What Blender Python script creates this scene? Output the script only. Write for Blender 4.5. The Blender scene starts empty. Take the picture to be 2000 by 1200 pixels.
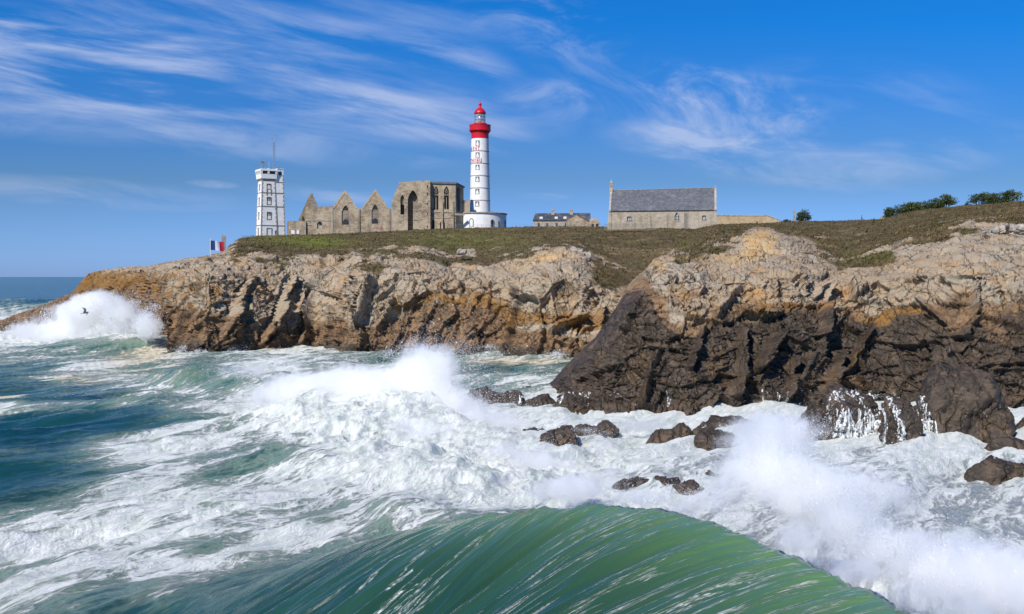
import bpy, bmesh, math, random
import numpy as np
from mathutils import Vector, Matrix
from mathutils.geometry import tessellate_polygon
from mathutils.bvhtree import BVHTree

random.seed(11)
R = math.radians
F = 2144.0      # focal length in photo pixels (2000 px wide)
H = 12.0        # height of the viewpoint over the mean sea level
HZ = 541.0      # row of the sea horizon
scene = bpy.context.scene
COL = scene.collection


def P(px, py, Y):
    return ((px - 1000.0) / F * Y, Y, H + (HZ - py) / F * Y)


def seaY(py, z=0.0):
    return (H - z) * F / (py - HZ)


# ------------------------------------------------------------------ noise
_rng = np.random.default_rng(7)
TT = [_rng.random(65536).astype(np.float32) for _ in range(8)]
G0, G1, G2 = [q * 2 - 1 for q in TT[:3]]
from concurrent.futures import ThreadPoolExecutor
_pool = ThreadPoolExecutor(4)


def chunked(fn):
    """run a point function over pieces of big arrays in threads"""
    def run(x, y, z, *a, **k):
        x, y, z = np.broadcast_arrays(np.asarray(x, np.float32), np.asarray(y, np.float32), np.asarray(z, np.float32))
        sh = x.shape
        if x.size < 40000: return fn(x, y, z, *a, **k)
        X_, Y_, Z_ = x.ravel(), y.ravel(), z.ravel()
        cuts = range(0, X_.size, 32768)
        res = list(_pool.map(lambda c: fn(X_[c:c + 32768], Y_[c:c + 32768], Z_[c:c + 32768], *a, **k), cuts))
        if isinstance(res[0], tuple): return tuple(np.concatenate(r).reshape(sh) for r in zip(*res))
        return np.concatenate(res).reshape(sh)
    return run


def _h(i, j, k):
    return ((i * np.int32(73856093)) ^ (j * np.int32(19349663)) ^ (k * np.int32(83492791))) & 65535


def pnoise(x, y, z):
    """gradient noise, about -1..1"""
    xf = np.floor(x); yf = np.floor(y); zf = np.floor(z)
    i = xf.astype(np.int32); j = yf.astype(np.int32); k = zf.astype(np.int32)
    x = x - xf; y = y - yf; z = z - zf
    u = x * x * x * (x * (x * 6 - 15) + 10)
    v = y * y * y * (y * (y * 6 - 15) + 10)
    w = z * z * z * (z * (z * 6 - 15) + 10)
    out = 0
    for a in (0, 1):
        wa = u if a else 1 - u
        for b in (0, 1):
            wb = (v if b else 1 - v) * wa
            for c in (0, 1):
                q = _h(i + a, j + b, k + c)
                d = G0[q] * (x - a) + G1[q] * (y - b) + G2[q] * (z - c)
                out = out + wb * (w if c else 1 - w) * d
    return out * 1.6


@chunked
def fbm(x, y, z, octv=4, gain=0.5, lac=2.03):
    a = 1.0; s = 0; t = 0
    for o in range(octv):
        s = s + a * pnoise(x + 17.3 * o, y - 9.1 * o, z + 4.7 * o)
        t += a
        a *= gain
        x = x * lac; y = y * lac; z = z * lac
    return (s / t * 1.5).astype(np.float32)


@chunked
def facets(x, y, z, tilt=0.6, salt=0):
    """Worley cells, each a tilted plane: (displacement, distance to edge, random per cell)"""
    xf = np.floor(x); yf = np.floor(y); zf = np.floor(z)
    i = xf.astype(np.int32); j = yf.astype(np.int32); k = zf.astype(np.int32)
    best = np.full(x.shape, 1e9, np.float32); second = best.copy()
    q0 = np.zeros(x.shape, np.int32)
    bx = np.zeros(x.shape, np.float32); by = bx.copy(); bz = bx.copy()
    for a in (-1, 0, 1):
        for b in (-1, 0, 1):
            for c in (-1, 0, 1):
                q = _h(i + a + salt, j + b, k + c)
                dx = x - (xf + a + TT[0][q]); dy = y - (yf + b + TT[1][q]); dz = z - (zf + c + TT[2][q])
                d = dx * dx + dy * dy + dz * dz
                m = d < best
                second = np.where(m, best, np.minimum(second, d))
                best = np.where(m, d, best)
                q0 = np.where(m, q, q0); bx = np.where(m, dx, bx); by = np.where(m, dy, by); bz = np.where(m, dz, bz)
    disp = (TT[3][q0] - 0.5) + tilt * (bx * (TT[4][q0] * 2 - 1) + by * (TT[5][q0] * 2 - 1) + bz * (TT[6][q0] * 2 - 1))
    return disp, np.sqrt(second) - np.sqrt(best), TT[7][q0]


def sstep(a, b, x):
    t = np.clip((x - a) / (b - a), 0, 1)
    return t * t * (3 - 2 * t)


# ------------------------------------------------------------------ mesh helpers
def link(o, parent=None):
    COL.objects.link(o)
    if parent is not None:
        o.parent = parent
    return o


def tag(o, label=None, cat=None, group=None, kind=None):
    if label: o['label'] = label
    if cat: o['category'] = cat
    if group: o['group'] = group
    if kind: o['kind'] = kind
    return o


def empty(name, loc, rz=0.0):
    o = bpy.data.objects.new(name, None)
    o.empty_display_size = 0.5
    o.location = loc; o.rotation_euler = (0, 0, rz)
    return link(o)


def grid_faces(n, m):
    idx = np.arange(n * m).reshape(n, m)
    return np.stack([idx[:-1, :-1], idx[:-1, 1:], idx[1:, 1:], idx[1:, :-1]], -1).reshape(-1, 4)


def np_mesh(name, V, faces, mat, smooth=True, attrs=None, parent=None):
    V = np.asarray(V, np.float32).reshape(-1, 3)
    faces = np.asarray(faces, np.int32)
    k = faces.shape[1]
    me = bpy.data.meshes.new(name)
    me.vertices.add(len(V)); me.vertices.foreach_set('co', V.ravel())
    me.loops.add(faces.size); me.loops.foreach_set('vertex_index', faces.ravel())
    me.polygons.add(len(faces)); me.polygons.foreach_set('loop_start', np.arange(0, faces.size, k, dtype=np.int32))
    me.update(calc_edges=True)
    me.validate()
    me.polygons.foreach_set('use_smooth', np.full(len(me.polygons), smooth))
    for an, arr in (attrs or {}).items():
        arr = np.asarray(arr, np.float32)
        if arr.ndim == 2:
            a = me.attributes.new(an, 'FLOAT_COLOR', 'POINT'); a.data.foreach_set('color', arr.ravel())
        else:
            a = me.attributes.new(an, 'FLOAT', 'POINT'); a.data.foreach_set('value', arr)
    me.materials.append(mat)
    o = bpy.data.objects.new(name, me)
    return link(o, parent)


class MB:
    """collects shapes, then links them as one mesh object"""
    def __init__(s, scale=1.0):
        s.v = []; s.f = []; s.m = []; s.k = scale

    def add(s, vs, fs, mi=0):
        n = len(s.v)
        s.v += [tuple(v) for v in vs]
        s.f += [tuple(i + n for i in f) for f in fs]
        s.m += [mi] * len(fs)
        return s

    def box(s, x0, x1, y0, y1, z0, z1, mi=0, top=None):
        """top = (x0,x1,y0,y1) of the upper face when it tapers"""
        t = top or (x0, x1, y0, y1)
        vs = [(x0, y0, z0), (x1, y0, z0), (x1, y1, z0), (x0, y1, z0),
              (t[0], t[2], z1), (t[1], t[2], z1), (t[1], t[3], z1), (t[0], t[3], z1)]
        return s.add(vs, [(3, 2, 1, 0), (4, 5, 6, 7), (0, 1, 5, 4), (1, 2, 6, 5), (2, 3, 7, 6), (3, 0, 4, 7)], mi)

    def wall(s, outer, holes=(), y0=0.0, y1=1.0, mi=0):
        """slab standing in the xz plane, with holes cut right through"""
        loops = [list(outer)] + [list(h) for h in holes]
        tris = tessellate_polygon([[Vector((x, z, 0)) for x, z in lp] for lp in loops])
        flat = [p for lp in loops for p in lp]
        n = len(flat)
        vs = [(x, y0, z) for x, z in flat] + [(x, y1, z) for x, z in flat]
        fs = []
        for t in tris:
            a, b, c = [flat[i] for i in t]
            cr = (b[0] - a[0]) * (c[1] - a[1]) - (b[1] - a[1]) * (c[0] - a[0])
            t = tuple(t) if cr > 0 else tuple(reversed(t))
            fs.append(t); fs.append(tuple(i + n for i in reversed(t)))
        o = 0
        for li, lp in enumerate(loops):
            L = len(lp)
            area = sum(lp[i][0] * lp[(i + 1) % L][1] - lp[(i + 1) % L][0] * lp[i][1] for i in range(L))
            ccw = area > 0
            if li: ccw = not ccw
            for i in range(L):
                a = o + i; b = o + (i + 1) % L
                fs.append((a, a + n, b + n, b) if not ccw else (b, b + n, a + n, a))
            o += L
        return s.add(vs, fs, mi)

    def lathe(s, prof, n=40, a0=0.0, a1=2 * math.pi, mi=0):
        full = abs(a1 - a0 - 2 * math.pi) < 1e-6
        k = n if full else n + 1
        vs = []
        for r, z in prof:
            for i in range(k):
                a = a0 + (a1 - a0) * i / n
                vs.append((r * math.sin(a), -r * math.cos(a), z))
        fs = []
        for j in range(len(prof) - 1):
            for i in range(n):
                i2 = (i + 1) % k
                fs.append((j * k + i, j * k + i2, (j + 1) * k + i2, (j + 1) * k + i))
        return s.add(vs, fs, mi)

    def tube(s, p0, p1, r, n=6, r1=None, mi=0):
        p0 = Vector(p0); p1 = Vector(p1); d = (p1 - p0).normalized()
        u = d.orthogonal().normalized(); w = d.cross(u)
        r1 = r if r1 is None else r1
        vs = []
        for p, q in ((p0, r), (p1, r1)):
            for i in range(n):
                a = 2 * math.pi * i / n
                vs.append(p + u * math.cos(a) * q + w * math.sin(a) * q)
        fs = [(i, (i + 1) % n, n + (i + 1) % n, n + i) for i in range(n)]
        fs += [tuple(range(n - 1, -1, -1)), tuple(range(n, 2 * n))]
        return s.add(vs, fs, mi)

    def build(s, name, mat, parent=None, smooth=False, loc=None):
        me = bpy.data.meshes.new(name)
        me.from_pydata([(a * s.k, b * s.k, c * s.k) for a, b, c in s.v], [], s.f)
        mats = mat if isinstance(mat, (list, tuple)) else [mat]
        for m in mats: me.materials.append(m)
        if len(mats) > 1:
            me.polygons.foreach_set('material_index', s.m)
        if smooth:
            me.polygons.foreach_set('use_smooth', [True] * len(me.polygons))
        me.update()
        o = bpy.data.objects.new(name, me)
        if loc is not None: o.location = loc
        return link(o, parent)


def build_each(m, name, mat, parent, smooth=False):
    """one object for every separate piece collected in m"""
    par = list(range(len(m.v)))

    def find(a):
        while par[a] != a:
            par[a] = par[par[a]]; a = par[a]
        return a
    for f in m.f:
        for i in f[1:]: par[find(i)] = find(f[0])
    groups = {}
    for f in m.f: groups.setdefault(find(f[0]), []).append(f)
    out = []
    for fs in groups.values():
        ids = sorted({i for f in fs for i in f}); re_ = {i: k for k, i in enumerate(ids)}
        q = MB(m.k); q.add([m.v[i] for i in ids], [tuple(re_[i] for i in f) for f in fs])
        out.append(q.build(name, mat, parent, smooth))
    return out


def arch(cx, z0, z1, w, pointed=True, n=6):
    """outline of an arched opening, counter-clockwise"""
    h = w / 2
    pts = [(cx - h, z0), (cx + h, z0)]
    if pointed:
        rise = min(w * 0.95, (z1 - z0) * 0.6)
        zs = z1 - rise
        for i in range(n + 1):
            t = i / n
            pts.append((cx + h * math.cos(t * math.pi / 2) ** 0.9 * (1 - 0.12 * math.sin(t * math.pi)), zs + rise * t ** 0.85))
        for i in range(n - 1, -1, -1):
            t = i / n
            pts.append((cx - h * math.cos(t * math.pi / 2) ** 0.9 * (1 - 0.12 * math.sin(t * math.pi)), zs + rise * t ** 0.85))
    else:
        zs = z1 - h
        for i in range(2 * n + 1):
            a = math.pi * i / (2 * n)
            pts.append((cx + h * math.cos(a), zs + h * math.sin(a)))
    return pts


# ------------------------------------------------------------------ node helpers
class NT:
    def __init__(s, tree):
        s.t = tree; s.n = tree.nodes; s.l = tree.links

    def node(s, typ, **kw):
        n = s.n.new(typ)
        for k, v in kw.items(): setattr(n, k, v)
        return n

    def put(s, sock, v):
        if isinstance(v, bpy.types.NodeSocket): s.l.new(v, sock)
        elif v is not None:
            if sock.type == 'RGBA' and not isinstance(v, (int, float)) and len(v) == 3: v = (*v, 1)
            sock.default_value = v

    def math(s, op, a, b=None, c=None, clamp=False):
        n = s.node('ShaderNodeMath', operation=op, use_clamp=clamp)
        s.put(n.inputs[0], a)
        if b is not None: s.put(n.inputs[1], b)
        if c is not None: s.put(n.inputs[2], c)
        return n.outputs[0]

    def mix(s, f, a, b, blend='MIX'):
        n = s.node('ShaderNodeMix', data_type='RGBA', blend_type=blend)
        s.put(n.inputs[0], f); s.put(n.inputs[6], a); s.put(n.inputs[7], b)
        return n.outputs[2]

    def sm(s, x, a, b, lo=0.0, hi=1.0):
        n = s.node('ShaderNodeMapRange', interpolation_type='SMOOTHSTEP')
        s.put(n.inputs[0], x); s.put(n.inputs[1], a); s.put(n.inputs[2], b); s.put(n.inputs[3], lo); s.put(n.inputs[4], hi)
        return n.outputs[0]

    def map(s, vec, loc=(0, 0, 0), rot=(0, 0, 0), scale=(1, 1, 1)):
        n = s.node('ShaderNodeMapping')
        s.put(n.inputs[0], vec); n.inputs[1].default_value = loc; n.inputs[2].default_value = rot; n.inputs[3].default_value = scale
        return n.outputs[0]

    def noise(s, vec, scale, detail=4, rough=0.55, dist=0.0, out=0):
        n = s.node('ShaderNodeTexNoise')
        s.put(n.inputs['Vector'], vec); n.inputs['Scale'].default_value = scale
        n.inputs['Detail'].default_value = detail; n.inputs['Roughness'].default_value = rough
        n.inputs['Distortion'].default_value = dist
        return n.outputs[out]

    def voro(s, vec, scale, feature='F1', out='Distance', rnd=1.0):
        n = s.node('ShaderNodeTexVoronoi', feature=feature)
        s.put(n.inputs['Vector'], vec); n.inputs['Scale'].default_value = scale
        n.inputs['Randomness'].default_value = rnd
        return n.outputs[out]

    def attr(s, name, out='Fac'):
        n = s.node('ShaderNodeAttribute', attribute_name=name)
        return n.outputs[out]

    def bump(s, h, strength=0.4, dist=0.1, normal=None):
        n = s.node('ShaderNodeBump')
        n.inputs['Strength'].default_value = strength; n.inputs['Distance'].default_value = dist
        s.put(n.inputs['Height'], h)
        if normal is not None: s.put(n.inputs['Normal'], normal)
        return n.outputs[0]


def new_mat(name):
    m = bpy.data.materials.new(name); m.use_nodes = True
    t = NT(m.node_tree)
    b = m.node_tree.nodes['Principled BSDF']
    return m, t, b


def simple_mat(name, col, rough=0.6, var=0.12, scale=1.5, metal=0.0, bump=0.0, spec=0.4):
    """a plain surface with weathering noise"""
    m, t, b = new_mat(name)
    co = t.node('ShaderNodeTexCoord').outputs['Object']
    n = t.noise(co, scale, 5, 0.6)
    c2 = tuple(c * (1 - 2 * var) for c in col); c1 = tuple(min(1, c * (1 + var)) for c in col)
    t.put(b.inputs['Base Color'], t.mix(t.sm(n, 0.3, 0.7), c2, c1))
    b.inputs['Roughness'].default_value = rough; b.inputs['Metallic'].default_value = metal
    b.inputs['Specular IOR Level'].default_value = spec
    if bump: t.put(b.inputs['Normal'], t.bump(t.noise(co, scale * 6, 4), bump, 0.05))
    return m


def stone_mat(name, dark, mid, light, orange=0.25, sc=1.0):
    """rubble masonry with lichen"""
    m, t, b = new_mat(name)
    co = t.node('ShaderNodeTexCoord').outputs['Object']
    st = t.voro(t.map(co, scale=(1.3 * sc, 1.3 * sc, 2.6 * sc)), 1.0, 'F1', 'Color')
    sep = t.node('ShaderNodeSeparateColor'); t.put(sep.inputs[0], st)
    ed = t.voro(t.map(co, scale=(1.3 * sc, 1.3 * sc, 2.6 * sc)), 1.0, 'DISTANCE_TO_EDGE')
    big = t.noise(co, 0.18, 5, 0.6)
    c = t.mix(sep.outputs[0], dark, light)
    c = t.mix(0.30, c, mid)
    c = t.mix(t.sm(big, 0.38, 0.62, 0.0, 0.75), c, light)
    c = t.mix(t.sm(t.noise(co, 0.5, 6, 0.7), 0.48, 0.64, 0, 0.6), c, dark)
    streak = t.noise(t.map(co, scale=(0.9, 0.9, 0.12)), 1.0, 4)
    c = t.mix(t.sm(streak, 0.55, 0.72, 0, 0.55), c, dark)
    lich = t.noise(co, 0.55, 6, 0.7)
    c = t.mix(t.sm(lich, 0.58, 0.72, 0, orange), c, (0.42, 0.22, 0.07))
    c = t.mix(t.sm(ed, 0.0, 0.07, 0.35, 0.0), c, dark)
    t.put(b.inputs['Base Color'], c)
    b.inputs['Roughness'].default_value = 0.9
    t.put(b.inputs['Normal'], t.bump(t.math('MINIMUM', ed, 0.12), 0.6, 0.25))
    return m

# ------------------------------------------------------------------ camera, sun, sky
cam = bpy.data.cameras.new('camera')
cam.sensor_width = 36.0
cam.lens = 36.0 * F / 2000.0
cam.shift_y = -(600.0 - HZ) / 2000.0
cam.clip_start = 0.5; cam.clip_end = 90000
co_ = bpy.data.objects.new('camera', cam)
co_.location = (0, 0, H); co_.rotation_euler = (R(90), 0, 0)
link(co_); scene.camera = co_

SUN_EL, SUN_AZ = 42.0, -146.0          # azimuth measured from +y (away from the viewer) towards +x
sv = Vector((math.sin(R(SUN_AZ)) * math.cos(R(SUN_EL)), math.cos(R(SUN_AZ)) * math.cos(R(SUN_EL)), math.sin(R(SUN_EL))))
sl = bpy.data.lights.new('sun', 'SUN'); sl.energy = 4.9; sl.angle = R(0.5); sl.color = (1.0, 0.94, 0.85)
so = bpy.data.objects.new('sun', sl); so.rotation_euler = sv.to_track_quat('Z', 'Y').to_euler(); so.location = (-60, -60, 90)
link(so)

w = bpy.data.worlds.new('World'); scene.world = w; w.use_nodes = True
t = NT(w.node_tree)
bg = w.node_tree.nodes['Background']; bg.inputs[1].default_value = 0.1
sky = t.node('ShaderNodeTexSky', sky_type='NISHITA')
sky.sun_disc = False; sky.sun_elevation = R(SUN_EL); sky.sun_rotation = R(SUN_AZ)
sky.altitude = 0; sky.air_density = 1.0; sky.dust_density = 0.3; sky.ozone_density = 3.0
dirv = t.node('ShaderNodeTexCoord').outputs['Generated']
sp = t.node('ShaderNodeSeparateXYZ'); t.put(sp.inputs[0], dirv)
yy = t.math('MAXIMUM', sp.outputs[1], 0.02)
U = t.math('MULTIPLY', t.math('DIVIDE', sp.outputs[0], yy), 2.144)
W = t.math('MULTIPLY', t.math('DIVIDE', sp.outputs[2], yy), 2.144)
cb = t.node('ShaderNodeCombineXYZ'); t.put(cb.inputs[0], U); t.put(cb.inputs[1], W)
UW = cb.outputs[0]
front = t.sm(sp.outputs[1], 0.05, 0.3)


def cmask(cx, cy, rx, ry, ang):
    m_ = t.map(t.map(UW, loc=(-cx, -cy, 0)), rot=(0, 0, -R(ang)), scale=(1, 1, 1))
    s_ = t.node('ShaderNodeSeparateXYZ'); t.put(s_.inputs[0], m_)
    a = t.math('POWER', t.math('DIVIDE', s_.outputs[0], rx), 2); b = t.math('POWER', t.math('DIVIDE', s_.outputs[1], ry), 2)
    return t.sm(t.math('ADD', a, b), 1.0, 0.0)


def cnoise(ang, sx, sy, det=9, dist=0.4, lo=0.45, hi=0.75, seed=0.0, rough=0.62):
    v_ = t.map(UW, rot=(0, 0, -R(ang)), loc=(seed, seed * .7, 0))
    v_ = t.map(v_, scale=(sx, sy, 1))
    return t.sm(t.noise(v_, 1.0, det, rough, dist), lo, hi)


stk = cnoise(-9, 2.0, 15.0, 10, 0.35, 0.38, 0.74, 1.3, 0.6)
stk2 = cnoise(-13, 2.6, 17.0, 10, 0.3, 0.38, 0.74, 5.1, 0.6)
wisp = cnoise(-14, 4.5, 9.0, 8, 0.9, 0.40, 0.74, 2.2, 0.64)
wisp2 = cnoise(-6, 3.0, 13.0, 8, 0.7, 0.38, 0.75, 8.2, 0.56)
parts_ = []
for (px_, py_, rx_, ry_, ang_, nz, amp) in [
        (330, 145, 800, 120, -8, stk, 1.05), (780, 225, 330, 55, -12, stk2, 1.0), (480, 60, 560, 80, -9, stk2, 0.8),
        (60, 130, 480, 150, -10, stk, 0.75),
        (600, 25, 560, 60, -4, stk, 0.45), (870, 120, 200, 90, -25, stk2, 0.55), (170, 240, 420, 50, -3, wisp2, 0.5),
        (1060, 45, 210, 75, -12, wisp, 0.75), (1090, 195, 150, 50, -8, wisp, 0.7), (1420, 240, 260, 120, -14, wisp, 1.05),
        (1330, 270, 190, 60, -4, wisp2, 0.8), (1560, 325, 320, 60, -6, wisp2, 0.6), (1030, 240, 120, 40, -5, wisp2, 0.4),
        (150, 375, 380, 35, -4, wisp2, 0.55), (640, 380, 160, 22, -5, wisp2, 0.7), (415, 360, 60, 10, -4, wisp2, 1.1), (560, 285, 420, 45, -4, wisp2, 0.6),
        (1060, 384, 60, 9, -2, wisp2, 0.9), (1820, 300, 260, 60, 10, wisp2, 0.5), (1700, 180, 300, 80, -6, wisp2, 0.35), (1250, 150, 260, 60, -10, wisp, 0.4), (1500, 180, 160, 50, -16, wisp, 0.6)]:
    parts_.append(t.math('MULTIPLY', t.math('MULTIPLY', cmask((px_ - 1000) / 1000, (HZ - py_) / 1000, rx_ / 1000, ry_ / 1000, ang_), nz), amp))
cl = parts_[0]
for p_ in parts_[1:]: cl = t.math('ADD', cl, p_)
cl = t.math('MULTIPLY', t.math('MULTIPLY', t.math('MINIMUM', cl, 1.0), front), 0.62)
rmp = t.node('ShaderNodeValToRGB'); t.put(rmp.inputs[0], t.math('MULTIPLY', W, 1.6))
for e_, (p_, c_) in enumerate([(0.0, (.40, .68, 1.62)), (.064, (.38, .66, 1.50)), (.3, (.285, .48, .83)), (.55, (.165, .50, 1.0)), (.80, (.05, .545, 1.15))]):
    el_ = rmp.color_ramp.elements[e_] if e_ < 2 else rmp.color_ramp.elements.new(p_)
    el_.position = p_; el_.color = (c_[0] / 1.7, c_[1] / 1.7, c_[2] / 1.7, 1)
tint = t.mix(1.0, t.mix(1.0, sky.outputs[0], rmp.outputs[0], 'MULTIPLY'), (1.7, 1.7, 1.7), 'MULTIPLY')
t.put(bg.inputs[0], t.mix(cl, tint, (5.6, 6.4, 8.6)))

scene.view_settings.view_transform = 'Standard'; scene.view_settings.look = 'None'
scene.view_settings.exposure = 0.0; scene.view_settings.gamma = 1.0
cy = scene.cycles
cy.max_bounces = 10; cy.diffuse_bounces = 3; cy.glossy_bounces = 2; cy.transmission_bounces = 3; cy.transparent_max_bounces = 12; cy.volume_bounces = 8; cy.volume_max_steps = 256
cy.caustics_reflective = False; cy.caustics_refractive = False

# ------------------------------------------------------------------ rock and turf
def rock_material(name):
    m, t, b = new_mat(name)
    co = t.node('ShaderNodeTexCoord').outputs['Object']
    mk = t.node('ShaderNodeAttribute', attribute_name='mk')
    sep = t.node('ShaderNodeSeparateColor'); t.put(sep.inputs[0], mk.outputs['Color'])
    wet, och, grs, soil = sep.outputs[0], sep.outputs[1], sep.outputs[2], mk.outputs['Alpha']
    cell = t.attr('cell'); brown = t.attr('brown')
    n_big = t.noise(co, 0.09, 6, 0.62); n_mid = t.noise(co, 0.55, 7, 0.66); n_fine = t.noise(co, 3.2, 6, 0.7)
    strk = t.noise(t.map(co, rot=(0, R(18), 0), scale=(1.6, 1.6, 0.22)), 1.0, 7, 0.65)
    pale = t.mix(t.sm(n_big, 0.36, 0.64), (0.39, 0.285, 0.18), (0.43, 0.36, 0.27))
    pale = t.mix(t.sm(n_mid, 0.44, 0.68, 0, 0.8), pale, (0.40, 0.235, 0.10))
    pale = t.mix(t.math('MULTIPLY', cell, 0.6), pale, (0.30, 0.265, 0.215))
    pale = t.mix(t.sm(strk, 0.52, 0.68, 0, 0.55), pale, (0.24, 0.175, 0.115))
    pale = t.mix(t.sm(n_fine, 0.56, 0.70, 0, 0.6), pale, (0.25, 0.185, 0.12))
    pale = t.mix(t.sm(t.noise(co, 0.35, 5, 0.6), 0.56, 0.70, 0, 0.6), pale, (0.30, 0.27, 0.19))
    pale = t.mix(t.sm(t.noise(co, 0.16, 6, 0.7), 0.55, 0.68, 0, 0.7), pale, (0.44, 0.24, 0.085))
    bro = t.mix(t.sm(n_mid, 0.38, 0.62), (0.155, 0.095, 0.052), (0.30, 0.185, 0.095))
    bro = t.mix(t.sm(strk, 0.5, 0.66, 0, 0.8), bro, (0.10, 0.067, 0.042))
    bro = t.mix(t.math('MULTIPLY', cell, 0.35), bro, (0.20, 0.14, 0.095))
    c = t.mix(t.sm(t.math('ADD', brown, t.math('MULTIPLY', t.math('SUBTRACT', n_mid, 0.5), 1.1)), 0.3, 0.7), pale, bro)
    ocol = t.mix(t.sm(n_fine, 0.35, 0.65), (0.30, 0.155, 0.035), (0.20, 0.10, 0.03))
    c = t.mix(t.sm(t.math('ADD', och, t.math('MULTIPLY', t.math('SUBTRACT', n_mid, 0.5), 1.6)), 0.45, 0.85, 0, 0.85), c, ocol)
    scol = t.mix(t.sm(n_mid, 0.35, 0.65), (0.56, 0.32, 0.11), (0.50, 0.38, 0.22))
    c = t.mix(t.sm(t.math('ADD', soil, t.math('MULTIPLY', t.math('SUBTRACT', n_mid, 0.5), 1.2)), 0.4, 0.7, 0, 0.9), c, scol)
    wcol = t.mix(t.sm(n_mid, 0.36, 0.64), (0.034, 0.025, 0.018), (0.105, 0.072, 0.047))
    wcol = t.mix(t.sm(n_fine, 0.55, 0.7, 0, 0.5), wcol, (0.21, 0.15, 0.10))
    wcol = t.mix(t.math('MULTIPLY', cell, 0.4), wcol, (0.075, 0.058, 0.045))
    wcol = t.mix(t.sm(n_fine, 0.46, 0.34, 0, 0.7), wcol, (0.022, 0.017, 0.013))
    wcol = t.mix(t.sm(t.noise(co, 0.28, 6, 0.7), 0.54, 0.68, 0, 0.6), wcol, (0.17, 0.10, 0.045))
    wf = t.sm(t.math('ADD', wet, t.math('MULTIPLY', t.math('SUBTRACT', n_mid, 0.5), 0.9)), 0.35, 0.65)
    c = t.mix(wf, c, wcol)
    wj = t.node('ShaderNodeVectorMath', operation='MULTIPLY_ADD'); t.put(wj.inputs[0], t.noise(co, 0.5, 4, 0.6, 0, 1)); wj.inputs[1].default_value = (1.6, 1.6, 1.6); t.put(wj.inputs[2], co)
    j1 = t.voro(t.map(wj.outputs[0], rot=(0, R(-20), 0), scale=(0.36, 0.30, 0.17)), 1.0, 'DISTANCE_TO_EDGE')
    j2 = t.voro(t.map(wj.outputs[0], rot=(0, R(-28), 0), scale=(0.75, 0.7, 0.62)), 1.0, 'DISTANCE_TO_EDGE')
    jn = t.noise(co, 0.4, 4, 0.6)
    crack = t.math('MAXIMUM', t.sm(j1, 0.0, 0.035, 1.0, 0.0), t.math('MULTIPLY', t.sm(j2, 0.0, 0.05, 0.8, 0.0), t.sm(jn, 0.45, 0.6)))
    crack = t.math('MULTIPLY', crack, t.sm(jn, 0.36, 0.5))
    c = t.mix(t.math('MULTIPLY', crack, 0.72), c, (0.055, 0.045, 0.026))
    # turf
    g1 = t.noise(co, 0.12, 6, 0.62); g2 = t.noise(co, 0.9, 6, 0.7); g3 = t.noise(t.map(co, scale=(1, 1, 2.5)), 2.8, 5, 0.75)
    gc = t.mix(t.sm(g1, 0.42, 0.56), (0.092, 0.076, 0.028), (0.120, 0.074, 0.036))
    gc = t.mix(t.sm(t.noise(co, 0.22, 6, 0.68), 0.50, 0.62, 0, 0.85), gc, (0.052, 0.042, 0.020))
    gc = t.mix(t.sm(t.noise(t.map(co, rot=(0, 0, R(20)), scale=(0.05, 0.2, 0.2)), 1.0, 6, 0.65), 0.54, 0.66, 0, 0.75), gc, (0.27, 0.195, 0.095))
    gc = t.mix(t.sm(g2, 0.45, 0.68, 0, 0.6), gc, (0.23, 0.175, 0.085))
    gc = t.mix(t.sm(g3, 0.5, 0.66, 0, 0.7), gc, (0.036, 0.034, 0.014))
    gc = t.mix(t.math('MULTIPLY', t.attr('lush'), t.sm(g2, 0.3, 0.55)), gc, (0.16, 0.19, 0.025))
    gf = t.sm(t.math('ADD', grs, t.math('ADD', t.math('MULTIPLY', t.math('SUBTRACT', n_mid, 0.5), 0.9), t.math('MULTIPLY', t.math('SUBTRACT', n_fine, 0.5), 0.5))), 0.42, 0.58)
    c = t.mix(gf, c, gc)
    t.put(b.inputs['Base Color'], c)
    t.put(b.inputs['Roughness'], t.mix(t.math('MULTIPLY', wf, t.math('SUBTRACT', 1.0, gf)), (0.92,) * 3, (0.42,) * 3))
    b.inputs['Specular IOR Level'].default_value = 0.35
    hgt = t.math('ADD', t.math('MULTIPLY', n_mid, 0.7), t.math('ADD', t.math('MULTIPLY', n_fine, 0.35), t.math('MULTIPLY', strk, 0.8)))
    hgt = t.math('SUBTRACT', hgt, t.math('MULTIPLY', crack, t.math('SUBTRACT', 0.9, t.math('MULTIPLY', gf, 0.9))))
    t.put(b.inputs['Normal'], t.bump(hgt, 0.7, 0.38))
    return m


M_rock = rock_material('sea_cliff_rock')


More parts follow.
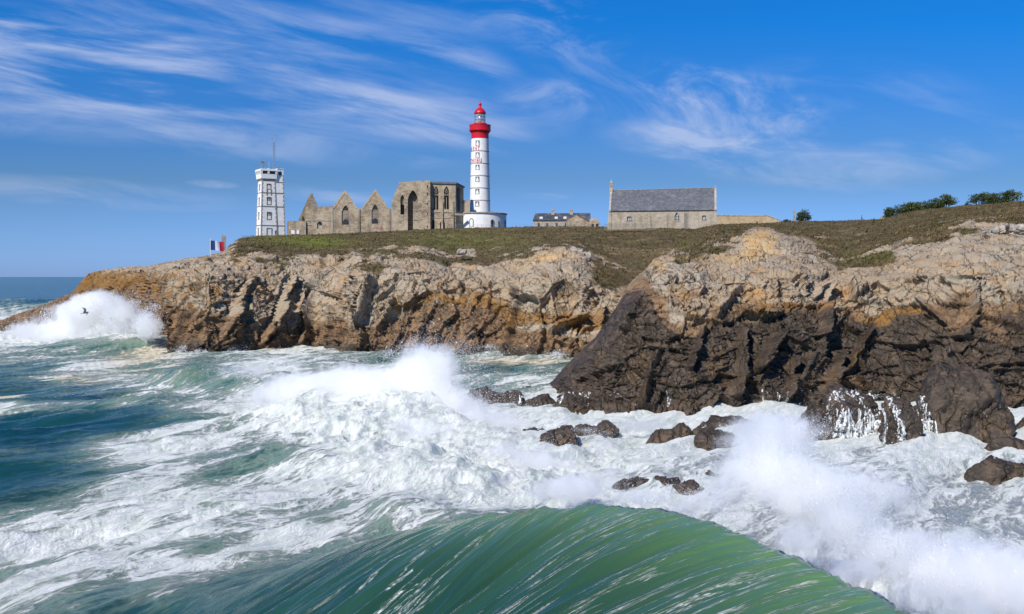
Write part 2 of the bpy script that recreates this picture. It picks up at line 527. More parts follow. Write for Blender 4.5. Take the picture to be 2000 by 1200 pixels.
def build_terrain(name, cols, nper, pxs, crev, rot_deg, cell, amps, salt, maskfn, crest_keep=0.35, seamz=None):
    """cols: px -> [(py,Y) x6 foot,band,brow,border,mid,crest] + (Y,z) x2 behind.  Returns object and a sampler."""
    keys = sorted(cols)
    ctl = []
    for k in keys:
        rows = []
        pts = cols[k][:6]
        for (py, Y) in pts: rows.append((Y, H + (HZ - py) / F * Y))
        rows.insert(0, (rows[0][0] - 5.0, -4.0))
        rows += cols[k][6:]
        ctl.append(rows)
    ctl = np.array(ctl, np.float64)                # K x 9 x 2
    K9 = ctl.shape[1]
    A = np.empty((len(pxs), K9, 2))
    for r in range(K9):
        for q in range(2):
            A[:, r, q] = np.interp(pxs, keys, ctl[:, r, q])
    # smooth the columns a little
    ker = np.exp(-np.linspace(-2, 2, 17) ** 2); ker /= ker.sum()
    for r in range(K9):
        for q in range(2):
            pad = np.pad(A[:, r, q], 8, mode='edge')
            A[:, r, q] = np.convolve(pad, ker, 'valid')
    tt = []
    for s_, n_ in enumerate(nper): tt += list(s_ + np.arange(n_) / n_)
    tt = np.array(tt + [K9 - 1.0])
    i0 = np.minimum(tt.astype(int), K9 - 2); fr = tt - i0
    G = A[:, i0, :] * (1 - fr)[None, :, None] + A[:, i0 + 1, :] * fr[None, :, None]     # cols x rows x (Y,z)
    # soften the profile's corners
    for _ in range(6):
        G[:, 1:-1] = 0.5 * G[:, 1:-1] + 0.25 * (G[:, :-2] + G[:, 2:])
    Y = G[..., 0]; Z = G[..., 1]
    PX = np.broadcast_to(np.asarray(pxs)[:, None], Y.shape)
    X = (PX - 1000) / F * Y
    PY = HZ - (Z - H) / Y * F
    T = np.broadcast_to(tt[None, :], Y.shape)
    V = np.stack([X, Y, Z], -1)
    du = np.gradient(V, axis=0); dv = np.gradient(V, axis=1)
    N = np.cross(dv, du); N /= np.linalg.norm(N, axis=-1, keepdims=True) + 1e-9
    N *= np.where(N[..., 1:2] > 0.3, -1, 1) * np.where((N[..., 2:3] < -0.2), -1, 1)
    for _ in range(45):
        N[1:-1, 1:-1] = (N[1:-1, 1:-1] + N[:-2, 1:-1] + N[2:, 1:-1] + N[1:-1, :-2] + N[1:-1, 2:]) / 5
    N[..., 2] *= 0.45
    N /= np.linalg.norm(N, axis=-1, keepdims=True) + 1e-9
    mk = maskfn(PX, PY, T, X, Y, Z)
    rock = 1 - mk['grass']
    edge = 1 - (1 - crest_keep) * sstep(4.6, 5.6, T) * (PX < 440) - sstep(4.6, 5.8, T) * (PX >= 440)
    edge = edge * sstep(7.0, 6.2, T)
    a = R(rot_deg); ca, sa = math.cos(a), math.sin(a)
    wx = X + 0.35 * fbm(X / 7, Y / 7, Z / 7, 3); wz = Z + 0.35 * fbm(X / 7 + 9, Y / 7, Z / 7, 3); wy = Y + 0.3 * fbm(X / 7, Y / 7 + 5, Z / 7, 2)
    rx = ca * wx - sa * wz; rz = sa * wx + ca * wz
    D = 1.3 * fbm(X / 16, Y / 14, Z / 14 + salt, 4)
    cells = None
    for (sx, sy, sz), amp, tilt, sal in zip(cell, amps, (0.38, 0.50, 0.55), (salt, salt + 31, salt + 77)):
        d, e, rid = facets(rx / sx, wy / sy, rz / sz, tilt, sal)
        D = D + amp * d - (0.30 * amp + 0.16) * np.exp(-(e / 0.045) ** 2)
        if cells is None: cells = rid
        else: cells = 0.55 * cells + 0.45 * rid
    D = D + 0.16 * fbm(X / 1.1, Y / 1.1, Z / 1.1, 4)
    for (pa, pb, wd, dep) in crev:
        ax, ay = pa; bx, by = pb
        L2 = (bx - ax) ** 2 + (by - ay) ** 2
        q = np.clip(((PX - ax) * (bx - ax) + (PY - ay) * (by - ay)) / L2, 0, 1)
        jx = 6 * fbm(PX * 0 + q * 5 + ax, PY * 0 + ay * .1, q * 0, 3)
        dist = np.hypot(PX - (ax + q * (bx - ax)) - jx, PY - (ay + q * (by - ay)))
        D = D - dep * np.exp(-(dist / wd) ** 2) * (T < 4.6)
    D = D * (1 - 0.35 * sstep(2.6, 3.6, T))
    if name.startswith('prom'): D = D * (1 - 0.42 * sstep(1300, 1240, PX) * sstep(2.2, 3.0, T))
    g = mk['grass']
    Dg = 0.55 * fbm(X / 6, Y / 6, Z / 6, 4) + 0.30 * fbm(X / 1.3, Y / 1.3, Z / 1.3, 3)
    disp = (D * rock + Dg * g) * edge + (0.25 * fbm(X / 2.5, Y / 2.5, Z * 0, 3) * sstep(4.6, 5.2, T) * sstep(7.5, 6.5, T)) * (PX >= 440)
    V = V + N * disp[..., None]
    attrs = {'mk': np.stack([mk['wet'], mk['ochre'], mk['grass'], mk['soil']], -1).reshape(-1, 4),
             'cell': cells.ravel(), 'brown': mk['brown'].ravel(), 'lush': mk['lush'].ravel()}
    fc = grid_faces(*Y.shape)[:, ::-1]
    o = np_mesh(name, V, fc, M_rock, True, attrs)
    tag(o, kind='structure')
    return o, V, mk, PX, PY, T


def blob(PX, PY, px, py, rx, ry):
    return np.exp(-(((PX - px) / rx) ** 2 + ((PY - py) / ry) ** 2))


def fy(py): return seaY(py)


def colA(foot, pts, back):
    f0 = fy(foot)
    out = [(foot, f0)]
    for py, d in pts: out.append((py, d if d > 140 else f0 + d))
    Ys = out[-1][1]; zs = H + (HZ - out[-1][0]) / F * Ys
    if back == 'sea':
        out += [(Ys + 25, -1.0), (Ys + 80, -5.0)]
    elif back == 'land':
        out += [(Ys + 60, H + (HZ - out[-1][0] - 1.5) / F * (Ys + 60)), (1500.0, zs + 6)]
    else:
        out += list(back)
    return out


A_cols = {
    -900: colA(655, [(652, 4), (650, 8), (649, 12), (648, 14), (650, 16)], 'sea'),
    -80: colA(655, [(650, 4), (647, 8), (645, 12), (644, 14), (643, 16)], 'sea'),
    0: colA(650, [(640, 3), (635, 6), (631, 9), (628, 12), (626, 15)], 'sea'),
    60: colA(652, [(632, 4), (621, 8), (614, 12), (609, 16), (605, 20)], 'sea'),
    110: colA(656, [(625, 4), (608, 8), (598, 12), (590, 16), (585, 20)], 'sea'),
    145: colA(660, [(620, 4), (595, 7), (583, 12), (576, 16), (571, 20)], 'sea'),
    168: colA(662, [(615, 4), (572, 8), (550, 12), (541, 18), (536, 26)], 'sea'),
    220: colA(665, [(610, 4), (560, 8), (535, 14), (528, 22), (524, 32)], 'sea'),
    280: colA(672, [(610, 4), (555, 9), (532, 15), (525, 24), (521, 36)], 'sea'),
    330: colA(685, [(620, 4), (555, 9), (528, 17), (518, 28), (512, 42)], 'sea'),
    400: colA(688, [(620, 4), (550, 9), (522, 18), (509, 32), (501, 50)], 'sea'),
    440: colA(686, [(615, 4), (548, 9), (515, 20), (498, 45), (490, 75)], 'sea'),
    466: colA(684, [(613, 4), (546, 9), (505, 21), (488, 230), (466, 283)], 'land'),
    500: colA(682, [(612, 4), (545, 9), (499, 22), (483, 245), (462, 290)], 'land'),
    600: colA(677, [(610, 4), (545, 9), (502, 20), (485, 255), (459, 292)], 'land'),
    680: colA(681, [(605, 4), (542, 9), (500, 24), (482, 252), (456, 294)], 'land'),
    700: colA(690, [(600, 4), (540, 9), (500, 30), (480, 250), (455, 295)], 'land'),
    830: colA(690, [(590, 4), (530, 9), (497, 32), (472, 250), (449, 297)], 'land'),
    880: colA(690, [(590, 4), (545, 9), (515, 30), (480, 250), (446, 298)], 'land'),
    960: colA(690, [(590, 4), (548, 9), (518, 30), (480, 250), (445, 298)], 'land'),
    1050: colA(694, [(610, 4), (540, 9), (492, 34), (468, 250), (443, 298)], 'land'),
    1130: colA(694, [(620, 4), (545, 9), (490, 34), (468, 245), (443, 298)], 'land'),
    1180: colA(692, [(620, 4), (565, 9), (530, 28), (480, 245), (444, 295)], 'land'),
    1230: colA(692, [(625, 4), (585, 8), (560, 22), (490, 240), (444, 292)], 'land'),
    1300: colA(692, [(625, 4), (585, 8), (555, 22), (485, 240), (442, 290)], 'land'),
    1420: colA(692, [(630, 4), (590, 8), (560, 22), (490, 240), (444, 290)], 'land'),
    1480: colA(692, [(645, 4), (630, 8), (600, 22), (550, 240), (520, 288)], 'land'),
}


def maskA(PX, PY, T, X, Y, Z):
    n = fbm(X / 9, Y / 9, Z / 9, 4); n2 = fbm(X / 3, Y / 3, Z / 3 + 7, 3)
    g = sstep(3.75, 4.15, T + 0.5 * n + 0.2 * n2) * sstep(435, 470, PX + 25 * n)
    g = np.maximum(g, 0.9 * blob(PX, PY, 540, 512, 70, 12) * (0.5 + n2)); g = np.maximum(g, blob(PX, PY, 720, 520, 60, 25) * (0.5 + n2))
    g = np.maximum(g, 1.2 * blob(PX, PY, 1200, 520, 55, 45)); g = np.maximum(g, 0.9 * blob(PX, PY, 900, 505, 60, 22))
    g = g - 1.3 * blob(PX, PY, 915, 492, 14, 8) - 1.2 * blob(PX, PY, 690, 497, 14, 6) - 0.8 * blob(PX, PY, 1120, 500, 60, 18)
    g = g - 0.75 * sstep(0.22, 0.45, fbm(X / 13, Y / 9, Z / 13 + 31, 5)) * sstep(5.1, 4.6, T)
    g = np.clip(g, 0, 1)
    band = np.interp(PX, [0, 170, 320, 450, 640, 700, 760, 850, 960, 1000, 1100, 1180, 1240], [600, 560, 600, 625, 640, 640, 610, 592, 598, 630, 640, 655, 660])
    wet = 0.75 * sstep(645, 700, PY + 22 * n) * sstep(300, 340, PX) + 0.5 * sstep(300, 180, PX) * sstep(600, 650, PY)
    brown = sstep(-25, 30, PY - band + 28 * n) * 1.0 + 0.35 * (PX < 480) * sstep(520, 560, PY) + 0.28 * (PX < 330)
    och = 0.85 * np.exp(-((PY - band + 12 + 14 * n2) / 20) ** 2) * sstep(700, 800, PX) + 0.5 * blob(PX, PY, 985, 650, 22, 60)
    och = och + 0.42 * sstep(520, 380, PX) * sstep(515, 545, PY)
    och = och + 0.45 * (PX < 700) * blob(PX, PY, 520, 570, 260, 45) * (0.6 + n2) + 0.5 * blob(PX, PY, 200, 545, 90, 30) + 0.5 * blob(PX, PY, 1130, 605, 70, 25)
    soil = 0.75 * blob(PX, PY, 1080, 500, 60, 12) + 0.6 * blob(PX, PY, 1020, 520, 60, 12) + 0.5 * blob(PX, PY, 200, 530, 60, 8) + 0.4 * blob(PX, PY, 420, 520, 80, 15)
    lush = 0.9 * blob(PX, PY, 625, 474, 60, 10) + 0.5 * blob(PX, PY, 735, 500, 14, 6) + 0.5 * blob(PX, PY, 545, 468, 60, 8) + 0.4 * blob(PX, PY, 900, 470, 120, 20)
    return dict(grass=g, wet=np.clip(wet, 0, 1), ochre=np.clip(och, 0, 1), soil=np.clip(soil, 0, 1), brown=np.clip(brown, 0, 1.2), lush=np.clip(lush, 0, 1))


crevA = [((726, 552), (692, 672), 5, 3.6), ((768, 585), (742, 640), 4, 1.8), ((625, 515), (598, 650), 5, 1.9), ((570, 535), (528, 650), 5, 2.0),
         ((485, 540), (430, 660), 5, 1.8), ((1012, 570), (985, 690), 5, 1.8), ((1135, 620), (1078, 642), 5, 2.4), ((1172, 600), (1150, 690), 5, 1.8),
         ((820, 640), (812, 690), 4, 1.2), ((1060, 640), (1050, 694), 4, 1.2), ((385, 560), (350, 680), 5, 1.5), ((650, 600), (640, 665), 4, 1.8),
         ((900, 560), (880, 520), 4, 1.0), ((300, 560), (330, 640), 5, 1.3), ((545, 600), (510, 668), 4, 2.2), ((670, 590), (664, 665), 4, 1.6), ((460, 600), (440, 670), 4, 1.6), ((590, 560), (570, 640), 3, 1.4), ((610, 590), (588, 668), 4, 1.8)]
pxA = np.concatenate([np.linspace(-900, -90, 40), np.arange(-80, 1480, 1.9)])
cliffA, VA, mkA, PXA, PYA, TA = build_terrain('headland_terrain', A_cols, [4, 100, 80, 50, 50, 60, 12, 6], pxA, crevA, 16,
                                              [(3.0, 4.2, 8.5), (1.5, 1.8, 3.4), (0.7, 0.7, 1.2)], (1.5, 0.62, 0.22), 5, maskA)


def colB(foot, pts, back):
    f0 = fy(foot)
    out = [(foot, f0)]
    for py, d in pts: out.append((py, d if d > 140 else f0 + d))
    Ys = out[-1][1]; zs = H + (HZ - out[-1][0]) / F * Ys
    if back == 'sea': out += [(Ys + 6, zs - 5.0), (Ys + 22, -5.0)]
    elif back == 'dip': out += [(Ys + 20, zs - 1.0), (Ys + 75, zs - 3.0)]
    else: out += [(Ys + 60, H + (HZ - out[-1][0] - 1.5) / F * (Ys + 60)), (1500.0, zs + 6)]
    return out


B_cols = {
    1050: colB(768, [(766, 1), (765, 2), (764, 3), (764, 4), (764, 5)], 'sea'),
    1068: colB(772, [(765, 2), (760, 3), (757, 4), (756, 5), (755, 6)], 'sea'),
    1090: colB(775, [(756, 2), (745, 4), (738, 6), (734, 8), (731, 10)], 'sea'),
    1130: colB(790, [(745, 3), (715, 6), (700, 9), (693, 12), (688, 15)], 'sea'),
    1165: colB(795, [(735, 3), (695, 6), (675, 9), (666, 13), (660, 17)], 'sea'),
    1200: colB(798, [(720, 3), (655, 7), (625, 11), (613, 15), (606, 20)], 'sea'),
    1228: colB(798, [(700, 4), (600, 8), (570, 14), (560, 19), (555, 25)], 'sea'),
    1250: colB(798, [(690, 4), (580, 9), (548, 15), (540, 21), (534, 27)], 'sea'),
    1280: colB(798, [(675, 4), (560, 10), (522, 16), (512, 40), (532, 260)], 'land'),
    1320: colB(798, [(660, 4), (560, 10), (510, 20), (494, 170), (478, 282)], 'land'),
    1360: colB(797, [(655, 4), (560, 10), (505, 24), (482, 190), (446, 284)], 'land'),
    1400: colB(796, [(650, 4), (560, 10), (485, 34), (455, 195), (439, 285)], 'land'),
    1480: colB(793, [(640, 4), (545, 10), (468, 40), (450, 200), (437, 285)], 'land'),
    1560: colB(790, [(635, 4), (540, 10), (482, 40), (455, 205), (433, 285)], 'land'),
    1640: colB(785, [(640, 4), (560, 10), (526, 24), (472, 190), (432, 280)], 'land'),
    1720: colB(785, [(645, 4), (550, 10), (502, 28), (455, 185), (429, 270)], 'land'),
    1780: colB(790, [(650, 4), (545, 10), (479, 34), (445, 175), (413, 250)], 'land'),
    1880: colB(800, [(650, 4), (540, 10), (460, 36), (430, 170), (403, 230)], 'land'),
    2000: colB(800, [(650, 4), (540, 10), (450, 40), (420, 165), (394, 215)], 'land'),
    2200: colB(800, [(650, 4), (540, 10), (440, 40), (405, 160), (380, 210)], 'land'),
    3000: colB(800, [(650, 4), (540, 10), (430, 40), (395, 160), (370, 210)], 'land'),
}


def maskB(PX, PY, T, X, Y, Z):
    n = fbm(X / 7, Y / 7, Z / 7, 4); n2 = fbm(X / 2.4, Y / 2.4, Z / 2.4 + 3, 3)
    g = sstep(3.85, 4.2, T + 0.45 * n + 0.25 * n2) * sstep(1290, 1345, PX + 20 * n)
    g = np.maximum(g, 0.95 * blob(PX, PY, 1690, 505, 75, 22)); g = np.maximum(g, 0.8 * blob(PX, PY, 1335, 478, 40, 14))
    g = g - 1.2 * blob(PX, PY, 1485, 470, 40, 26) - 0.9 * blob(PX, PY, 1560, 480, 40, 20) - 0.7 * blob(PX, PY, 1890, 440, 18, 5) - 0.9 * blob(PX, PY, 1960, 458, 70, 22) - 0.5 * blob(PX, PY, 1680, 458, 40, 6)
    g = g - 0.9 * sstep(0.15, 0.42, fbm(X / 11, Y / 8, Z / 11 + 31, 5)) * sstep(5.4, 4.7, T)
    g = np.clip(g, 0, 1)
    band = np.interp(PX, [1060, 1200, 1250, 1330, 1420, 1500, 1600, 1700, 1780, 1850, 2000], [560, 590, 575, 660, 618, 610, 612, 640, 618, 628, 622])
    wet = sstep(-18, 26, PY - band + 30 * n + 8 * n2)
    lw = np.interp(PX, [1200, 1260, 1320, 1420, 1500], [0.0, 0.25, 0.35, 0.2, 0.0]) * sstep(545, 600, PY)
    wet = np.clip(np.maximum(wet, lw) - 0.55 * blob(PX, PY, 1960, 660, 50, 26) - 0.5 * blob(PX, PY, 1450, 765, 18, 30) - 0.4 * blob(PX, PY, 1860, 640, 40, 12), 0, 1)
    brown = 0.85 * sstep(-55, 12, PY - band + 34 * n) + 0.35 * blob(PX, PY, 1320, 590, 90, 60) * (1 + n)
    och = 0.8 * np.exp(-((PY - band + 4 + 12 * n2) / 15) ** 2) * sstep(1420, 1500, PX) * sstep(1900, 1750, PX) + 0.6 * blob(PX, PY, 1440, 720, 20, 50) + 0.45 * blob(PX, PY, 1780, 545, 14, 25) + 0.25 * blob(PX, PY, 1830, 600, 120, 40)
    soil = 1.0 * blob(PX, PY, 1485, 475, 38, 34) + 0.65 * blob(PX, PY, 1415, 500, 50, 18) + 0.7 * blob(PX, PY, 1285, 520, 30, 14) + 0.6 * blob(PX, PY, 1680, 462, 60, 7) + 0.35 * blob(PX, PY, 1560, 600, 120, 20)
    lush = 0.6 * blob(PX, PY, 1300, 470, 40, 12) + 0.3 * blob(PX, PY, 1700, 500, 60, 12)
    return dict(grass=g, wet=wet, ochre=np.clip(och, 0, 1), soil=np.clip(soil, 0, 1), brown=np.clip(brown, 0, 1.2), lush=np.clip(lush, 0, 1))


crevB = [((1262, 540), (1222, 640), 6, 0.9), ((1222, 640), (1160, 700), 6, 0.9), ((1375, 640), (1340, 720), 5, 1.4), ((1512, 660), (1470, 720), 8, 2.4), ((1450, 650), (1432, 770), 7, 1.8),
         ((1610, 560), (1598, 690), 5, 1.5), ((1664, 560), (1666, 588), 6, 2.0), ((1690, 568), (1676, 578), 4, 1.6), ((1620, 530), (1590, 580), 4, 1.2), ((1510, 540), (1512, 580), 4, 1.2),
         ((1440, 570), (1395, 620), 5, 1.2), ((1260, 545), (1330, 550), 4, 1.0), ((1330, 545), (1440, 532), 4, 1.2), ((1570, 600), (1800, 600), 3, 0.7), ((1900, 560), (1905, 625), 5, 1.4),
         ((1985, 560), (2005, 640), 7, 1.8), ((1800, 590), (1860, 640), 5, 1.3), ((1640, 690), (1600, 770), 7, 1.8), ((1700, 640), (1660, 720), 5, 1.3), ((1550, 700), (1520, 780), 6, 1.6), ((1290, 690), (1250, 790), 6, 1.4)]
pxB = np.concatenate([np.arange(1050, 2240, 1.7), np.linspace(2242, 3000, 60)])
cliffB, VB, mkB, PXB, PYB, TB = build_terrain('promontory_terrain', B_cols, [4, 120, 90, 60, 60, 60, 12, 6], pxB, crevB, 24,
                                              [(4.4, 4.0, 3.0), (1.7, 1.5, 1.2), (0.6, 0.6, 0.5)], (1.0, 0.45, 0.15), 400, maskB)

# ------------------------------------------------------------------ the sea
DX, DY = 0.50, 0.866                   # direction the swell runs in
pyv = np.concatenate([np.linspace(3200, 1660, 60), np.arange(1650, 960, -2.0), np.arange(960, 640, -1.1), np.arange(640, 548, -0.8), np.array([547, 546, 545, 544, 543.3, 542.6, 542.0, 541.6])])
Ysea = np.concatenate([seaY(pyv), [80000.0]])
pxs = np.concatenate([np.linspace(-1600, -260, 60), np.arange(-255, 2260, 2.1), np.linspace(2270, 3600, 60)])
SX = (pxs[:, None] - 1000) / F * Ysea[None, :]
SY = np.broadcast_to(Ysea[None, :], SX.shape)
al = SX * DX + SY * DY; ac = SX * DY - SY * DX
near = sstep(900, 350, SY)
z0 = np.zeros_like(SX)
# swell ridges drawn out along the running direction
n1 = fbm(al / 34, ac / 8.5, z0 + 1.5, 3)
h = 0.75 * n1 + 0.55 * (0.5 - np.abs(fbm(al / 22, ac / 6.0, z0 + 7, 3)) * 1.6)
h += 0.16 * fbm(al / 6.5, ac / 2.2, z0 + 3, 4) + 0.05 * fbm(al / 2.0, ac / 0.7, z0, 3) * sstep(140, 60, SY)
h *= near
h += 0.5 * near * sstep(120, 200, SY) * fbm(SX / 30, SY / 14, z0 + 2, 3)


def polydist(x, y, pts):
    """signed distance to a polyline (positive on its left), arclength and height along it"""
    best = np.full(x.shape, 1e9); sd = best.copy(); sl_ = best * 0; hz = best * 0
    acc = 0
    for (a, b) in zip(pts[:-1], pts[1:]):
        ex, ey = b[0] - a[0], b[1] - a[1]; L = math.hypot(ex, ey)
        q = ((x - a[0]) * ex + (y - a[1]) * ey) / L ** 2
        qc = np.clip(q, 0, 1)
        d = np.hypot(x - a[0] - qc * ex, y - a[1] - qc * ey)
        s = np.sign(ex * (y - a[1]) - ey * (x - a[0]))
        m = d < best
        best = np.where(m, d, best); sd = np.where(m, d * s, sd)
        sl_ = np.where(m, acc + qc * L, sl_); hz = np.where(m, a[2] + qc * (b[2] - a[2]), hz)
        acc += L
    return sd, sl_, hz


def smooth_poly(pts, n=160):
    pts = np.array(pts, float); k = np.arange(len(pts)); q = np.linspace(0, len(pts) - 1, n)
    out = np.stack([np.interp(q, k, pts[:, c]) for c in range(3)], -1)
    for _ in range(40):
        out[1:-1] = 0.5 * out[1:-1] + 0.25 * (out[:-2] + out[2:])
    return out


crest_px = [(300, 1105, 47.5), (420, 1095, 46.0), (600, 1072, 43.5), (800, 1030, 40.5), (920, 1006, 38.5), (1000, 993, 37.0), (1090, 985, 36.0), (1180, 982, 35.0), (1300, 992, 33.0), (1420, 1023, 30.6), (1550, 1078, 27.6),
            (1680, 1142, 24.6), (1780, 1192, 22.6), (1900, 1265, 20.3), (2050, 1360, 17.8), (2300, 1520, 14.5)]
CREST = smooth_poly([P(*c) for c in crest_px])
sd, sarc, chz = polydist(SX, SY, [tuple(c) for c in CREST])
chz = np.maximum(chz, 0)
# positive sd = far side (shoreward), negative = the back turned to the viewer
wid = 9.5 + 0.0 * sd
back = np.exp(-(np.minimum(sd, 0) / wid) ** 2)
frontp = np.exp(-(np.maximum(sd, 0) / 1.5) ** 2)
taper = sstep(0, 14, sarc)
wave = chz * taper * np.where(sd < 0, back, frontp)
wface = taper * np.where(sd < 0, np.exp(-(sd / 15.0) ** 2), np.exp(-(sd / 0.9) ** 2)) * sstep(0.4, 2.2, chz)
h = h * (1 - 0.85 * np.clip(wface, 0, 1)) + wave + 0.10 * fbm(sarc * 0.9, sd * 0.10, z0, 4) * wface + 0.045 * fbm(sarc * 3.0, sd * 0.45, z0 + 5, 4) * wface + 0.10 * fbm(sarc * 0.28, z0, z0 + 9, 2) * taper * np.exp(-(sd / 2.5) ** 2)


def mound(pts, wn, wf, amp=1.0, wob=0.35):
    """a wave drawn as a crest line: wn = width towards the viewer, wf = width away"""
    p = smooth_poly([P(*q) for q in pts], 60)
    s_, a_, z_ = polydist(SX, SY, [tuple(c) for c in p])
    L = a_.max()
    e = sstep(0, 0.22 * L, a_) * sstep(L, 0.78 * L, a_)
    # distance past the ends
    s_ = s_ * (1 + wob * fbm(SX / 7, SY / 7, z0 + 11, 3))
    prof = np.where(s_ < 0, np.exp(-(s_ / wn) ** 2), np.exp(-(s_ / wf) ** 2))
    return np.maximum(z_, 0) * prof * e * amp


PX0 = 1000 + SX / SY * F; PY0 = HZ + (H - h) / SY * F
# P() of the crest gives the height too
h += mound([(250, 752, 118), (350, 722, 121), (420, 712, 121), (500, 722, 117), (600, 742, 110)], 9, 5)          # green hump before the headland
h += mound([(20, 690, 178), (130, 672, 181), (220, 657, 186), (300, 655, 186), (350, 668, 178)], 11, 6)             # wave under the headland spray
h += mound([(-120, 800, 98), (0, 792, 99), (150, 782, 101), (300, 768, 104), (400, 764, 104)], 5, 3, 0.9)           # white-capped ridge on the left
h += mound([(380, 812, 90), (520, 782, 93), (650, 758, 95), (800, 760, 93), (900, 800, 86), (980, 850, 77)], 11, 3)   # broken roller
h += mound([(420, 892, 69), (600, 862, 72), (740, 858, 71), (860, 885, 66), (980, 925, 59)], 6, 2.6, 1.0)
roll = np.clip(blob(PX0, PY0, 720, 830, 260, 75) + 0.8 * blob(PX0, PY0, 1000, 930, 220, 50), 0, 1)
h += roll * (0.55 * (1 - 2.0 * np.abs(fbm(al / 5.0, ac / 3.2, z0 + 50, 3))) + 0.22 * (1 - 2.0 * np.abs(fbm(al / 2.4, ac / 1.0, z0 + 60, 3))) - 0.4)
h += mound([(700, 985, 52), (820, 962, 53), (920, 960, 52.0), (1020, 985, 48)], 4, 3.2, 0.55)
h += mound([(1010, 985, 43), (1070, 948, 43.5), (1130, 936, 43.5), (1190, 950, 42.5), (1240, 985, 40)], 3.2, 1.6, 1.0)    # lip bursting behind the crest
h += mound([(150, 1060, 50), (300, 1010, 53), (450, 1000, 54), (560, 1010, 53)], 5, 3, 0.7)
h += mound([(1330, 800, 99), (1400, 786, 101), (1480, 786, 101), (1570, 800, 98)], 3, 5, 0.9)                          # surge against the cliff
h += mound([(-60, 575, 420), (20, 566, 430), (90, 570, 425), (150, 580, 410)], 25, 14, 0.5)
h += mound([(1640, 1085, 34), (1720, 1040, 35), (1800, 1036, 35), (1860, 1075, 33.5)], 3, 2.5, 0.75)


COVX = [-300, 0, 100, 200, 300, 400, 500, 600, 700, 800, 900, 1000, 1100, 1200, 1400, 2300]
COVR = {
    541: [0] * 16,
    556: [.0, .02, .0, .0, .0, .0] + [0] * 10,
    563: [.2, .40, .15, .0, .0, .0] + [0] * 10,
    575: [.3, .50, .35, .1, .0, .0] + [0] * 10,
    590: [.2, .35, .3, .2, .2] + [.5] * 11,
    605: [.3, .6, .6, .6, .6] + [.7] * 11,
    640: [.6, .85, .95, .95, .9, .9, .8, .6, .6, .6, .6, .6, .7, .8, .8, .8],
    660: [.5, .8, .8, .55, .7, .75, .8, .75, .65, .6, .6, .6, .7, .8, .8, .8],
    675: [.4, .72, .45, .30, .45, .7, .75, .6, .65, .55, .6, .6, .65, .8, .8, .8],
    690: [0.39, 0.51, 0.43, 0.42, 0.71, .48, .65, .65, .6, .5, .6, .58, .6, .8, .8, .8],
    705: [0.39, 0.44, 0.39, 0.53, 0.64, .38, .7, .65, .55, .5, .55, .62, .6, .8, .8, .8],
    720: [0.39, 0.45, 0.41, 0.59, 0.51, .40, .75, .75, .65, .6, .42, .40, .5, .8, .8, .8],
    735: [0.39, 0.45, 0.54, 0.57, 0.54, .32, .8, .8, .75, .7, .48, .5, .6, .8, .8, .8],
    750: [0.39, 0.37, 0.45, 0.51, 0.59, .38, .75, .85, .85, .85, .6, .62, .7, .8, .85, .85],
    775: [.25, .22, .28, .34, .55, .62, .75, .85, .9, .9, .8, .75, .8, .85, .9, .9],
    790: [.75, .78, .72, .66, .6, .62, .75, .85, .9, .9, .9, .85, .85, .9, .9, .9],
    803: [.9, .92, .72, .36, .35, .6, .8, .85, .9, .95, .9, .9, .9, .9, .92, .92],
    815: [.1, .08, .10, .12, .3, .62, .82, .85, .92, .95, .95, .9, .9, .9, .92, .92],
    835: [.05, .05, .06, .12, .42, .72, .84, .85, .95, .97, .95, .9, .9, .9, .92, .92],
    860: [.05, .05, .14, .6, .76, .84, .68, .76, .92, .97, .97, .95, .92, .9, .9, .9],
    878: [.3, .38, .3, .62, .8, .72, .55, .72, .92, .97, .97, .95, .92, .9, .88, .88],
    900: [.2, .15, .25, .44, .6, .5, .6, .75, .9, .95, .95, .93, .9, .88, .86, .86],
    925: [.1, .1, .2, .36, .45, .46, .68, .82, .92, .9, .9, .92, .9, .86, .86, .86],
    950: [.1, .12, .25, .55, .62, .7, .7, .78, .85, .85, .85, .88, .80, .82, .84, .82],
    980: [.2, .28, .42, .62, .68, .72, .68, .78, .68, .62, .7, .8, .70, .8, .84, .80],
    1010: [.5, .6, .68, .58, .52, .74, .76, .58, .6, .68, .55, .5, .6, .8, .84, .8],
    1040: [.8, .82, .82, .78, .76, .66, .72, .74, .66, .4, .3, .3, .6, .8, .84, .8],
    1070: [.85, .86, .80, .66, .68, .5, .68, .62, .40, .2, .1, .2, .6, .8, .84, .8],
    1100: [.8, .8, .78, .7, .74, .72, .5, .30, .1, .1, .1, .2, .6, .8, .8, .8],
    1130: [.75, .75, .70, .58, .62, .5, .36, .1, .0, .0, .1, .2, .6, .8, .8, .8],
    1160: [.7, .70, .72, .46, .58, .34, .15, .0, .0, .0, .1, .2, .6, .8, .8, .8],
    1200: [.6, .66, .46, .34, .26, .15, .05, .0, .0, .0, .1, .2, .6, .8, .8, .8],
    1300: [.5, .4, .3, .2, .1, .05, .0, .0, .0, .0, .1, .2, .6, .8, .8, .8],
    3300: [.3] * 16,
}
_ry = sorted(COVR)
_tab = np.array([COVR[k] for k in _ry], float)


